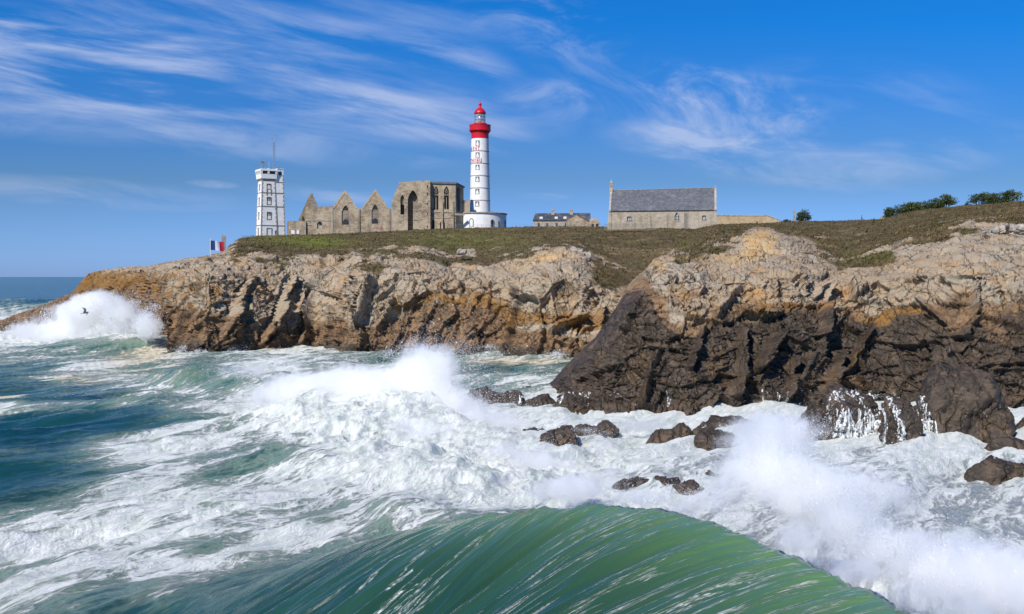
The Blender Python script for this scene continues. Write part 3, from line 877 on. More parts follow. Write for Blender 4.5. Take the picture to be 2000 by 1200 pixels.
def cov_at(px, py):
    """how much of the surface the photo shows under foam, read off where each patch of sea lies"""
    px = np.clip(px, COVX[0], COVX[-1]); py = np.clip(py, _ry[0], _ry[-1])
    ri = np.clip(np.searchsorted(_ry, py, 'right') - 1, 0, len(_ry) - 2)
    ci = np.clip(np.searchsorted(COVX, px, 'right') - 1, 0, len(COVX) - 2)
    ra = np.array(_ry, float); cx = np.array(COVX, float)
    fr = (py - ra[ri]) / (ra[ri + 1] - ra[ri]); fc = (px - cx[ci]) / (cx[ci + 1] - cx[ci])
    return (_tab[ri, ci] * (1 - fr) * (1 - fc) + _tab[ri + 1, ci] * fr * (1 - fc) + _tab[ri, ci + 1] * (1 - fr) * fc + _tab[ri + 1, ci + 1] * fr * fc)


PXs = 1000 + SX / SY * F; PYs = HZ + (H - h) / SY * F
jit = fbm(al / 12, ac / 3.5, z0 + 21, 4)
cov = cov_at(PXs + 25 * jit, PYs + 10 * jit)
cov = cov - 0.10 * sstep(0.2, 0.5, cov) * sstep(130, 110, SY) * sstep(1300, 900, PXs) * sstep(900, 800, PYs) - 0.16 * sstep(1150, 1350, PXs) * sstep(820, 900, PYs) + 0.20 * sstep(0.2, 0.5, cov) * fbm(al / 15, ac / 5.0, z0 + 33, 3)
cov = np.clip(cov + 0.16 * blob(PXs, PYs, 440, 765, 200, 55) + 0.14 * blob(PXs, PYs, 330, 900, 160, 50) + 0.10 * blob(PXs, PYs, 120, 700, 160, 35), 0, 1)
cov = np.where(SY > 600, np.clip(0.0 + 0.10 * sstep(0.15, 0.5, fbm(SX / 240, SY / 90, z0, 4)), 0, 1), cov)
# the shoreward side of the breaking crest is all white water; its back is clean
shore = sstep(-0.45, 0.05, sd) * sstep(14, 2, np.abs(sd)) * taper * sstep(1.0, 3.5, chz)
cov = np.maximum(cov, 0.97 * shore)
clean = wface * sstep(0.0, -0.5, sd) * sstep(2.2, 3.6, chz + 0.25 * jit)
cov = cov * (1 - clean)
fringe = taper * np.exp(-(sd / (0.5 + 0.5 * np.clip(jit + .4, 0, 1))) ** 2) * sstep(1230, 1130, PXs) * sstep(0.8, 1.6, chz)
cov = np.maximum(cov, 0.85 * fringe * np.clip(0.7 + 0.9 * fbm(sarc / 2.2, sd / 1.5, z0 + 40, 3), 0, 1.1))
clean = clean * (1 - 0.8 * fringe)
cov = np.maximum(cov, 0.0)
# whitewater is lumpy
heavy = sstep(0.55, 0.95, cov) * near
bil = lambda s_, o, sc: 1 - np.abs(fbm(al / (1.7 * s_), ac / (0.8 * s_), h / s_ + sc, o)) * 1.8
lump = 0.34 * bil(4.5, 3, 2) + 0.12 * bil(1.4, 4, 9) + 0.05 * bil(0.5, 2, 4) * sstep(110, 70, SY)
right = sstep(1150, 1350, PXs) * sstep(1.2, 3.5, sd)
h += heavy * (lump - 0.45) * (1 - 0.72 * right) + 0.10 * right * fbm(al / 2.2, ac / 0.8, z0, 3)
# foam colour: cream old froth in patches by the headland
cream = np.clip(1.2 * blob(PXs, PYs, 270, 690, 75, 26) + 1.0 * blob(PXs, PYs, 150, 742, 55, 10) + 1.0 * blob(PXs, PYs, 20, 775, 60, 7) + 1.3 * blob(PXs, PYs, 1010, 706, 120, 7) + 0.6 * blob(PXs, PYs, 330, 725, 80, 10), 0, 1)
cov = np.maximum(cov, 0.82 * cream * (0.6 + 0.8 * jit))
# thin water: light through a standing wave, painted as a greener base colour
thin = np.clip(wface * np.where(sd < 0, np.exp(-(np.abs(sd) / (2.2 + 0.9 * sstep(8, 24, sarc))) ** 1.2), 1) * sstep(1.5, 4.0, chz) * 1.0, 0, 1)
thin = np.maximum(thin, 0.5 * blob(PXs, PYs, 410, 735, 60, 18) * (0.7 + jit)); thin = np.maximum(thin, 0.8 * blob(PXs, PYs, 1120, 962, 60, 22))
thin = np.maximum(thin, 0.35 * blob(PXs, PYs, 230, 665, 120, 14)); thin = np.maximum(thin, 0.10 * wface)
milk = np.clip(sstep(0.12, 0.75, cov) * 0.9 + 0.22 * sstep(1150, 1350, PXs) * (SY < 120) + 0.25 * sstep(700, 850, PXs) * sstep(150, 200, SY), 0, 1) * near
milk = milk * (1 - clean)
sea_shape = SX.shape


def sea_material():
    m, t, b = new_mat('sea_water')
    co = t.node('ShaderNodeTexCoord').outputs['Object']
    cov_ = t.attr('cov'); thin_ = t.attr('thin'); milk_ = t.attr('milk'); cream_ = t.attr('cream'); face_ = t.attr('face'); surf_ = t.attr('surf')
    cw = t.node('ShaderNodeCombineXYZ'); t.put(cw.inputs[0], t.attr('warc')); t.put(cw.inputs[1], t.attr('wdist'))
    ang = math.atan2(DX, DY)           # turn so that the running direction lies along y
    fl = t.map(co, rot=(0, 0, ang))
    warp = t.noise(fl, 0.10, 3, 0.5, 0, 1)
    wv = t.node('ShaderNodeVectorMath', operation='MULTIPLY_ADD'); t.put(wv.inputs[0], warp); wv.inputs[1].default_value = (3.0, 3.0, 0); t.put(wv.inputs[2], fl)
    fw = wv.outputs[0]
    nA = t.noise(t.map(fw, scale=(0.52, 0.085, 0.3)), 1.0, 8, 0.62, 0.5)
    nB = t.noise(t.map(fw, scale=(1.7, 0.40, 0.6)), 1.0, 8, 0.68, 0.9)
    lace = t.voro(t.map(fw, scale=(1.5, 0.7, 0.8)), 1.0, 'DISTANCE_TO_EDGE')
    nC = t.noise(t.map(fw, scale=(6.0, 2.2, 2.0)), 1.0, 6, 0.7, 0.6)
    n = t.math('ADD', t.math('ADD', t.math('MULTIPLY', nA, 0.50), t.math('MULTIPLY', nB, 0.32)), t.math('MULTIPLY', nC, 0.18))
    n = t.math('ADD', t.math('MULTIPLY', t.math('SUBTRACT', n, 0.5), 2.3), 0.5)
    n = t.math('ADD', n, t.sm(lace, 0.0, 0.16, 0.06, -0.02))
    thr = t.math('SUBTRACT', 1.0, cov_)
    d = t.math('SUBTRACT', n, thr)
    f_white = t.math('MULTIPLY', t.sm(d, -0.02, 0.20), t.sm(cov_, 0.0, 0.06))
    f_milk = t.math('MULTIPLY', t.sm(d, -0.34, 0.12), t.sm(cov_, 0.0, 0.1))
    # thin threads of froth drawn out on the wave's back
    wn = t.noise(t.map(cw.outputs[0], scale=(0.42, 0.05, 1)), 1.0, 3, 0.5, 0, 1)
    wv2 = t.node('ShaderNodeVectorMath', operation='MULTIPLY_ADD'); t.put(wv2.inputs[0], wn); wv2.inputs[1].default_value = (1.4, 2.0, 0); t.put(wv2.inputs[2], cw.outputs[0])
    skew = t.node('ShaderNodeVectorMath', operation='ADD')
    s1 = t.noise(t.map(wv2.outputs[0], scale=(1.25, 0.10, 1)), 1.0, 6, 0.62, 0.4)
    s2 = t.noise(t.map(wv2.outputs[0], scale=(8.0, 2.2, 1)), 1.0, 5, 0.75, 0.6)
    ridge = t.math('SUBTRACT', 1.0, t.math('MULTIPLY', t.math('ABSOLUTE', t.math('SUBTRACT', s1, 0.5)), 58.0), clamp=True)
    broken = t.sm(s2, 0.38, 0.54, 0.12, 1.0)
    patch = t.sm(t.noise(t.map(cw.outputs[0], scale=(0.22, 0.09, 1)), 1.0, 3, 0.5), 0.36, 0.54)
    thread = t.math('MULTIPLY', t.math('MULTIPLY', t.math('MULTIPLY', t.math('POWER', ridge, 1.5), broken), patch), face_)
    speck = t.math('MULTIPLY', t.math('MULTIPLY', t.sm(s2, 0.70, 0.74), t.sm(t.noise(cw.outputs[0], 0.9, 2), 0.45, 0.6)), face_)
    thread = t.math('MAXIMUM', thread, t.math('MULTIPLY', speck, 0.8))
    deepn = t.noise(t.map(fw, scale=(0.3, 0.05, 0.3)), 1.0, 5, 0.6)
    deep = t.mix(t.sm(deepn, 0.35, 0.65), (0.006, 0.048, 0.050), (0.012, 0.072, 0.066))
    fdeep = t.mix(t.sm(s1, 0.35, 0.65), (0.008, 0.040, 0.027), (0.013, 0.058, 0.036))
    deep = t.mix(face_, deep, fdeep)
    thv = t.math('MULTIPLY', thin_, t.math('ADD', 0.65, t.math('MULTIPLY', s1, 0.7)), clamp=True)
    deep = t.mix(thv, deep, (0.125, 0.245, 0.09))  # brighter green stands in for light passing through the crest
    mk_ = t.math('MAXIMUM', t.math('MULTIPLY', f_milk, t.math('ADD', 0.25, t.math('MULTIPLY', milk_, 0.7))), t.math('MULTIPLY', milk_, 0.22))
    c = t.mix(t.math('MULTIPLY', mk_, 0.78), deep, t.mix(surf_, (0.42, 0.56, 0.42), (0.58, 0.63, 0.66)))
    foam = t.mix(t.sm(nB, 0.35, 0.62), (0.66, 0.72, 0.64), (0.89, 0.895, 0.86))
    foam = t.mix(t.sm(nC, 0.46, 0.32, 0, 0.5), foam, (0.48, 0.58, 0.50))
    foam = t.mix(cream_, foam, (0.80, 0.69, 0.50))
    white = t.math('MAXIMUM', t.math('MULTIPLY', f_white, 0.97), t.math('MULTIPLY', thread, 0.85))
    c = t.mix(white, c, foam)
    t.put(b.inputs['Base Color'], c)
    t.put(b.inputs['Roughness'], t.math('ADD', t.math('ADD', 0.16, t.math('MULTIPLY', mk_, 0.25)), t.math('MULTIPLY', white, 0.5)))
    b.inputs['IOR'].default_value = 1.33
    sy_ = t.node('ShaderNodeSeparateXYZ'); t.put(sy_.inputs[0], co)
    far_ = t.sm(sy_.outputs[1], 120.0, 900.0)
    t.put(b.inputs['Specular IOR Level'], t.math('SUBTRACT', t.math('SUBTRACT', 0.5, t.math('MULTIPLY', white, 0.35)), t.math('MULTIPLY', far_, 0.40), clamp=True))
    rip = t.noise(t.map(fw, scale=(2.2, 0.55, 1.0)), 1.0, 8, 0.7)
    hb = t.math('ADD', t.math('MULTIPLY', nB, t.math('ADD', 0.25, t.math('MULTIPLY', white, 0.9))), t.math('MULTIPLY', rip, t.math('ADD', 0.3, t.math('MULTIPLY', face_, -0.15))))
    hb = t.math('ADD', hb, t.math('MULTIPLY', white, 0.12))
    hb = t.math('ADD', hb, t.math('MULTIPLY', nC, t.math('MULTIPLY', white, 0.6)))
    hb = t.math('MULTIPLY', hb, t.math('SUBTRACT', 1.0, t.math('MULTIPLY', face_, 0.75)))
    t.put(b.inputs['Normal'], t.bump(hb, 0.8, 0.35))
    return m


M_sea = sea_material()
SV = np.stack([SX, SY, h], -1)
surf = sstep(1150, 1350, PXs) * (SY < 140)
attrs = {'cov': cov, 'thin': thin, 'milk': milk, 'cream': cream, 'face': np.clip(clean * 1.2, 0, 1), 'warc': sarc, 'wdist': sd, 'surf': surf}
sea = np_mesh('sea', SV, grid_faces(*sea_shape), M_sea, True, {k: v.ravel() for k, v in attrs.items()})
tag(sea, kind='structure')


def sea_height(x, y):
    px = 1000 + x / y * F
    i = int(np.clip(np.searchsorted(pxs, px), 0, len(pxs) - 1)); j = int(np.clip(np.argmin(np.abs(Ysea - y)), 0, len(Ysea) - 1))
    return float(h[i, j])

# ------------------------------------------------------------------ rocks standing in the surf
ROCKS = []


def ico(sub):
    bm = bmesh.new(); bmesh.ops.create_icosphere(bm, subdivisions=sub, radius=1.0)
    V = np.array([v.co[:] for v in bm.verts]); Fc = np.array([[v.index for v in f.verts] for f in bm.faces]); bm.free()
    return V, Fc


ICO5 = ico(6); ICO4 = ico(5)


def make_rock(label, px, py, wpx, hpx, depth=0.8, zb=0.3, seed=0, lean=0.0, flat=0.0, col=None, group='rocks standing in the surf', Y=None, big=False):
    """px,py: middle of the foot; wpx,hpx: size in the photo"""
    Y = Y or seaY(py, zb)
    s = Y / F
    if not big: wpx *= 1.30; hpx *= 1.05
    rx = wpx * s / 2; rz = hpx * s; ry = rx * depth
    V, Fc = (ICO5 if big else ICO4)
    # a block cut by random joint planes
    rgk = np.random.default_rng(seed * 101 + 5)
    pn = rgk.normal(0, 1, (16, 3)); pn[:, 2] = np.abs(pn[:, 2]) * 0.9; pn /= np.linalg.norm(pn, axis=1, keepdims=True)
    pn = np.concatenate([pn, [[0.1, -0.3, 0.95], [0, 0, -1]]]); pd = np.concatenate([rgk.uniform(0.62, 1.0, 16), [0.62 if flat else 0.85, 1.0]])
    if big:
        pd[:16] = pd[:16] * 0.45 + 0.60
        pn = np.concatenate([pn, [[1, .1, .1], [-1, -.1, .15], [.1, -1, .25]]]); pn /= np.linalg.norm(pn, axis=1, keepdims=True); pd = np.concatenate([pd, [.9, .9, .9]])
    dots = np.maximum(V @ pn.T, 1e-3)
    rr = np.minimum((pd[None, :] / dots).min(1), 1.25 if big else 1.15)
    q = V * rr[:, None]
    x = q[:, 0] * rx * 1.12; y = q[:, 1] * ry * 1.1; z = q[:, 2] * rz
    x = x + lean * z
    o3 = seed * 13.7
    sc = max(0.5, min(3.2, rx * 0.55))
    d1, e1, r1 = facets(x / sc + o3, y / sc, z / (sc * 0.8) + o3, 0.6, seed * 7)
    d2, e2, r2 = facets(x / sc * 2.7 + o3, y / sc * 2.7, z / sc * 3.2, 0.6, seed * 5 + 1)
    d3, e3, r3 = facets(x / sc * 7 + o3, y / sc * 7, z / sc * 8, 0.6, seed * 5 + 3)
    D = sc * (0.20 * d1 + 0.13 * d2 + 0.05 * d3 + 0.10 * fbm(x / sc / 1.5 + o3, y / sc / 1.5, z / sc / 1.5, 4)) - 0.07 * sc * np.exp(-(e1 / 0.05) ** 2) - 0.03 * sc * np.exp(-(e2 / 0.06) ** 2)
    n = V / np.array([rx, ry, rz]); n /= np.linalg.norm(n, axis=1, keepdims=True)
    W_ = np.stack([x, y, z], -1) + n * D[:, None]
    wet = np.full(len(V), 0.82) + 0.2 * fbm(x / sc, y / sc, z / sc + 3, 3)
    mk = np.stack([np.clip(wet, 0, 1), 0.25 + 0 * wet, 0 * wet, 0 * wet], -1)
    o = np_mesh('surf_rock', W_, Fc, M_rock, True, {'mk': mk, 'cell': 0.5 * r1 + 0.5 * r2, 'brown': np.full(len(V), 1.0), 'lush': 0 * wet})
    c = P(px, py, Y)
    o.location = (c[0], c[1] + ry * 0.35, zb - 0.25 - (0 if big else 0.26 * rz))
    tag(o, label, 'rock', group)
    ROCKS.append((o, W_ + np.array(o.location)[None, :], Fc))
    return o


make_rock('long brown ridge of rock sloping into the mist, left of the dark cliff tip', 958, 795, 135, 56, 0.5, 0.2, 3, 0.0, 0, Y=103)
make_rock('flat brown slab just behind the ridge of rock by the dark cliff tip', 1020, 760, 95, 16, 0.6, 0.2, 4, 0, 1, Y=112)
make_rock('rounded rock with water pouring over it between ridge and dark cliff tip', 1000, 802, 62, 48, 0.7, 0.2, 5, Y=102)
make_rock('squat rock shedding a fan of water, against the dark cliff tip', 1052, 806, 62, 46, 0.8, 0.2, 6, Y=101)
make_rock('blocky ledge under the cliff tip with two short waterfalls', 1115, 812, 92, 50, 0.6, 0.2, 7, Y=100)
make_rock('low wet ledge at the cliff foot, right of the two short waterfalls', 1178, 806, 70, 40, 0.6, 0.2, 8, Y=101)
make_rock('large grey-brown boulder alone in the foam, below the two short waterfalls', 1090, 853, 72, 38, 0.9, 0.2, 9, 0.25)
make_rock('small rock touching the left side of the large lone boulder', 1040, 842, 44, 16, 0.8, 0.1, 10)
make_rock('low rock with foam running over it, right of the large lone boulder', 1150, 838, 44, 22, 0.8, 0.2, 11)
make_rock('small upright double rock in foam under the near cliff', 1184, 830, 32, 20, 0.8, 0.2, 12)
make_rock('pointed rock in the surf, first of a pair below the middle of the near cliff', 1291, 843, 36, 24, 0.8, 0.2, 13, 0.1)
make_rock('knobbly rock beside the pointed one below the middle of the near cliff', 1332, 838, 44, 24, 0.8, 0.2, 14)
make_rock('long low whaleback rock awash below the near cliff', 1440, 830, 150, 32, 0.5, 0.3, 15, 0, 1)
make_rock('rock veiled in thin white runnels in front of the long whaleback rock', 1402, 862, 86, 36, 0.8, 0.2, 16)
make_rock('dark flat rock barely showing in the white foam', 1278, 893, 54, 17, 0.8, 0.0, 17, 0, 1)
make_rock('tiny rock tip above the brown cluster in the foam', 1346, 906, 30, 15, 0.8, 0.0, 18)
make_rock('thin spit of rock running right from the brown cluster in the foam', 1368, 922, 76, 17, 0.4, 0.0, 19, 0, 1)
make_rock('low left-hand rock of the brown cluster behind the green wave', 1246, 940, 84, 26, 0.6, 0.0, 20)
make_rock('highest humped rock of the brown cluster behind the green wave', 1297, 942, 54, 38, 0.8, 0.0, 21)
make_rock('tilted rock on the right of the brown cluster behind the green wave', 1342, 946, 44, 30, 0.8, 0.0, 22, 0.3)
make_rock('low wet rock alone in the streaked water on the right', 1824, 897, 54, 16, 0.7, 0.1, 23)
make_rock('broad dark rock shelf at the right edge, with white runnels', 1962, 915, 105, 48, 0.7, 0.1, 24)
make_rock('upper dark rock at the right edge behind the broad shelf', 1985, 872, 100, 44, 0.6, 0.2, 25)
make_rock('smooth dark rock at the right edge beside the huge boulder', 2010, 838, 60, 36, 0.6, 0.3, 26)
make_rock('left block of the outcrop under the cascade', 1600, 852, 78, 70, 0.9, 0.2, 27, 0, 0, None, 'rocks standing in the surf', None, True)
make_rock('stepped middle rock covered by the white cascade', 1672, 852, 120, 92, 0.9, 0.2, 28, 0, 0, None, 'rocks standing in the surf', None, True)
make_rock('tall dark pillar rock right of the white cascade', 1768, 870, 78, 98, 0.9, 0.2, 29, 0, 0, None, 'rocks standing in the surf', None, True)
make_rock('huge dark green-brown boulder at the foot of the cliff on the right', 1888, 852, 178, 150, 0.8, 0.2, 31, 0, 0, None, 'rocks standing in the surf', None, True)

# white water running over those rocks and the cliff behind them
_vs = []; _fs = []; _o = 0
for o_, W_, Fc_ in ROCKS:
    _vs.append(W_); _fs.append(Fc_ + _o); _o += len(W_)
RV = np.concatenate(_vs); RF = np.concatenate(_fs)
BV_rock = BVHTree.FromPolygons([tuple(v) for v in RV], [tuple(f) for f in RF])
sub = VB[:, 4:200:2][::2]
nb, mb_ = sub.shape[:2]
BV_cliff = BVHTree.FromPolygons([tuple(v) for v in sub.reshape(-1, 3)], [tuple(f) for f in grid_faces(nb, mb_)])
M_froth, t, b = new_mat('white_froth')
co = t.node('ShaderNodeTexCoord').outputs['Object']
b.inputs['Base Color'].default_value = (0.86, 0.89, 0.90, 1); b.inputs['Roughness'].default_value = 0.5
al_ = t.noise(t.map(co, scale=(8, 8, 1.1)), 1.0, 5, 0.65)
t.put(b.inputs['Alpha'], t.sm(al_, 0.45, 0.61, 0.0, 0.92))


def hit(px, py):
    o = Vector((0, 0, H)); d = Vector(((px - 1000) / F, 1, (HZ - py) / F)).normalized()
    best = None
    for bv in (BV_rock, BV_cliff):
        r = bv.ray_cast(o, d)
        if r[0] is not None and (best is None or r[3] < best[2]): best = (r[0], r[1], r[3])
    return best


def near(p):
    best = None
    for bv in (BV_rock, BV_cliff):
        r = bv.find_nearest(p, 3.0)
        if r[0] is not None and (best is None or r[3] < best[2]): best = (r[0], r[1], r[3])
    return best


def strand(mb, px, py, width, steps=90, step=0.13, spread=0.25):
    h_ = hit(px, py)
    if h_ is None: return
    p, n = h_[0].copy(), h_[1]
    path = []
    drift = random.uniform(-.4, .4) * spread
    for k in range(steps):
        if n.y > 0 and n.z < 0.3: n = -n
        path.append((p + n * 0.05, n.copy()))
        g = Vector((drift + random.uniform(-.05, .05), -0.12, -1.0)); g -= n * g.dot(n)
        if g.length < 0.05: g = Vector((0, -1, -0.2))
        q = p + g.normalized() * step
        r = near(q)
        if r is None or r[2] > 0.5:
            p = p + Vector((0, -0.03, -step)); n = Vector((0, -1, 0.1))
        else:
            p, n = r[0].copy(), r[1]
            if n.dot(Vector((0, -1, 0.5))) < 0: n = -n
        if p.z < 0.1: break
    if len(path) < 4: return
    vs = []; fs = []
    L = len(path)
    ph = random.uniform(0, 9)
    for k, (p, n) in enumerate(path):
        w_ = width * (0.55 + 0.45 * math.sin(k * 0.7 + ph) + 0.5 * k / L) * (0.4 if k in (0, L - 1) else 1)
        w_ = max(w_, width * 0.2)
        s_ = n.cross(Vector((0, 0, 1)))
        if s_.length < 0.05: s_ = Vector((1, 0, 0))
        s_.normalize()
        vs += [p - s_ * w_ - n * 0.06, p + n * 0.03, p + s_ * w_ - n * 0.06]
        if k:
            a = 3 * (k - 1); fs += [(a, a + 1, a + 4, a + 3), (a + 1, a + 2, a + 5, a + 4)]
    mb.add(vs, fs)


def cascade(label, starts, width, n, jitx=6, jity=2, spread=0.3, steps=90):
    mb = MB()
    for (px, py) in starts:
        for _ in range(max(2, int(n * 0.55))):
            strand(mb, px + random.gauss(0, jitx), py + random.gauss(0, jity), width * random.uniform(1.0, 3.0), steps, 0.13, spread)
    if mb.v:
        o = mb.build('cascade', M_froth, None, True)
        tag(o, label, 'waterfall', 'water pouring off the rocks', 'stuff')


cascade('fan of white water falling off the squat rock beside the dark cliff tip', [(1022, 772), (1030, 776)], 0.10, 12, 5, 2, 0.5)
cascade('left one of the two short waterfalls on the blocky ledge', [(1101, 768)], 0.13, 14, 4, 1, 0.1)
cascade('right one of the two short waterfalls on the blocky ledge', [(1136, 767)], 0.15, 14, 5, 1, 0.1)
cascade('thin threads of water on the cliff foot right of the short waterfalls', [(1205, 768), (1300, 765), (1312, 770)], 0.06, 5, 4, 3, 0.2)
cascade('hair-thin fall of water on the dark cliff left of the big cascade', [(1489, 745), (1520, 765), (1535, 768)], 0.06, 5, 3, 4, 0.1)
cascade('broad white cascade spilling down the stepped rock in many streams', [(1625, 772), (1650, 765), (1672, 768), (1700, 768), (1722, 775), (1640, 800), (1665, 800), (1690, 800), (1715, 800), (1680, 825), (1700, 825), (1640, 825)], 0.10, 16, 9, 5, 0.5)
cascade('narrow white stream between the dark pillar rock and the huge boulder', [(1800, 775), (1805, 790), (1812, 805), (1822, 822)], 0.12, 10, 4, 4, 0.6)
cascade('white runnels over the veiled rock by the whaleback', [(1385, 830), (1405, 828), (1425, 832)], 0.05, 9, 9, 4, 0.5)
cascade('white runnels over the dark shelf at the right edge', [(1945, 880), (1960, 885), (1985, 882)], 0.06, 8, 8, 4, 0.5)

# ------------------------------------------------------------------ flying spray: droplets
M_spray, t, b = new_mat('spray_droplets')
tr = t.node('ShaderNodeBsdfTranslucent'); tr.inputs[0].default_value = (0.95, 0.96, 0.97, 1)
df = t.node('ShaderNodeBsdfDiffuse'); df.inputs[0].default_value = (0.95, 0.96, 0.97, 1)
ms = t.node('ShaderNodeMixShader'); ms.inputs[0].default_value = 0.5
t.l.new(df.outputs[0], ms.inputs[1]); t.l.new(tr.outputs[0], ms.inputs[2])
t.l.new(ms.outputs[0], M_spray.node_tree.nodes['Material Output'].inputs[0])


def droplets(parent, blobs, size, seed, wind=(0.5, 0.6, 0.25), clump=0.32, tail=0.35):
    """blobs: px,py,Y, half-width px, half-height px, count.  Droplets gather in clumps and trail off downwind."""
    rg = np.random.default_rng(seed)
    pts = []
    for (px, py, Y, wp, hp, n) in blobs:
        s = Y / F
        c = np.array(P(px, py, Y)); r = np.array([wp * s, 0.6 * max(wp, hp) * s, hp * s])
        k = max(6, n // 260)
        cc = c + rg.normal(0, 0.62, (k, 3)) * r
        wgt = rg.gamma(0.9, 1.0, k); wgt /= wgt.sum()
        which = rg.choice(k, n, p=wgt)
        sz = (0.35 + rg.gamma(2.0, 0.35, k))[which]
        p = cc[which] + rg.normal(0, clump, (n, 3)) * r * sz[:, None]
        tl = rg.exponential(tail, n)[:, None] * rg.random((n, 1))
        wv = np.array(wind) * np.mean(r)
        p = p + tl * wv * (0.5 + sz[:, None])
        pts.append(p[p[:, 2] > -0.3])
    p = np.concatenate(pts); n = len(p)
    d = rg.normal(0, 1, (n, 3, 3)); d /= np.linalg.norm(d, axis=2, keepdims=True)
    ss = size * (0.45 + rg.gamma(1.6, 0.4, n))[:, None, None]
    V = (p[:, None, :] + d * ss).reshape(-1, 3)
    o = np_mesh('droplets', V - np.array(parent.location), np.arange(3 * n).reshape(-1, 3), M_spray, False, None, parent)
    tag(o, kind='stuff')
    return o


def mist(parent, blobs, dens, scale, shear=(0.0, 0.0, 0.0), lo=0.42, hi=0.72, aniso=0.2, step=None):
    """a bank of airborne water: one closed box holding soft lumps of vapour"""
    loc = np.array(parent.location)
    B = []
    for (px, py, Y, wp, hp, amp) in blobs:
        s_ = Y / F
        B.append((np.array(P(px, py, Y)) - loc, wp * s_, hp * s_, amp))
    lo_ = np.min([c - np.array([w_, max(w_, h_) * .7, h_]) * 1.02 for c, w_, h_, a_ in B], 0)
    hi_ = np.max([c + np.array([w_, max(w_, h_) * .7, h_]) * 1.02 for c, w_, h_, a_ in B], 0)
    m, t, b = new_mat('airborne_mist')
    m.node_tree.nodes.remove(b)
    co = t.node('ShaderNodeTexCoord').outputs['Object']
    wn = t.noise(co, 0.5 / scale, 3, 0.55, 0, 1)
    wv = t.node('ShaderNodeVectorMath', operation='MULTIPLY_ADD'); t.put(wv.inputs[0], wn); wv.inputs[1].default_value = (1.1 * scale,) * 3
    t.put(wv.inputs[2], t.map(co, loc=(-.55 * scale,) * 3))
    wpos = wv.outputs[0]
    tot = None
    for c, w_, h_, a_ in B:
        q = t.node('ShaderNodeVectorMath', operation='SUBTRACT'); t.put(q.inputs[0], wpos); q.inputs[1].default_value = tuple(c)
        q2 = t.node('ShaderNodeVectorMath', operation='MULTIPLY'); t.put(q2.inputs[0], q.outputs[0]); q2.inputs[1].default_value = (1 / w_, 1 / (max(w_, h_) * .65), 1 / h_)
        q3 = t.node('ShaderNodeVectorMath', operation='LENGTH'); t.put(q3.inputs[0], q2.outputs[0])
        v_ = t.math('MULTIPLY', t.math('SUBTRACT', 1.0, q3.outputs['Value'], clamp=True), a_)
        tot = v_ if tot is None else t.math('ADD', tot, v_)
    n = t.noise(t.map(co, rot=(0, R(-25), 0), scale=(1.0, 1.0, .8)), 1.0 / scale, 5, 0.62, 0.3)
    nf = t.noise(t.map(co, rot=(0, R(-25), 0), scale=(1.0, 1.0, .6)), 3.4 / scale, 4, 0.65, 0.4)
    n = t.math('ADD', t.math('MULTIPLY', n, 0.58), t.math('MULTIPLY', nf, 0.42))
    d = t.math('MULTIPLY', t.sm(t.math('ADD', tot, t.math('MULTIPLY', t.math('SUBTRACT', n, 0.5), 2.7)), lo, hi), t.sm(tot, 0.0, 0.15))
    d = t.math('MULTIPLY', d, t.math('MINIMUM', t.math('ADD', t.math('MULTIPLY', tot, 1.3), 0.15), 1.3))
    vs = t.node('ShaderNodeVolumePrincipled')
    vs.inputs['Color'].default_value = (0.985, 0.988, 0.99, 1); vs.inputs['Anisotropy'].default_value = aniso
    t.put(vs.inputs['Density'], t.math('MULTIPLY', d, dens))
    t.l.new(vs.outputs[0], m.node_tree.nodes['Material Output'].inputs['Volume'])
    mb = MB(); mb.box(lo_[0], hi_[0], lo_[1], hi_[1], lo_[2], hi_[2])
    o = mb.build('mist', m, parent)
    tag(o, kind='stuff')
    return o


def spray(label, blobs, size, seed, wind=(0.5, 0.6, 0.25), vol=None, dens=1.0, scale=1.0, **k):
    e = empty('spray_plume', P(*blobs[0][:3]))
    tag(e, label, 'spray')
    droplets(e, blobs, size, seed, wind)
    if vol: mist(e, vol, dens, scale, **k)
    return e


spray('white burst of spray against the brown headland on the left',
      [(60, 648, 218, 45, 20, 5000), (120, 632, 205, 50, 30, 9000), (185, 612, 198, 55, 26, 10000), (238, 615, 190, 36, 30, 8000), (283, 636, 178, 24, 24, 5000),
       (160, 652, 198, 110, 14, 9000), (210, 588, 196, 50, 9, 2500), (285, 605, 180, 16, 14, 1500), (20, 660, 218, 40, 12, 4000), (265, 655, 180, 40, 10, 3000)], 0.07, 3, (0.7, 0.3, 0.3),
      [(40, 668, 216, 100, 24, .9), (125, 640, 204, 90, 46, 1.1), (185, 615, 196, 100, 56, 1.1), (240, 618, 188, 70, 60, 1.1), (285, 640, 180, 48, 50, 1.0), (160, 655, 198, 190, 30, 1.1), (215, 590, 194, 80, 30, .6), (75, 652, 210, 90, 36, 1.1), (165, 607, 196, 90, 45, 1.0), (295, 640, 178, 44, 46, 1.1)], 1.6, 3.0, lo=0.45, hi=0.64, aniso=0.0)
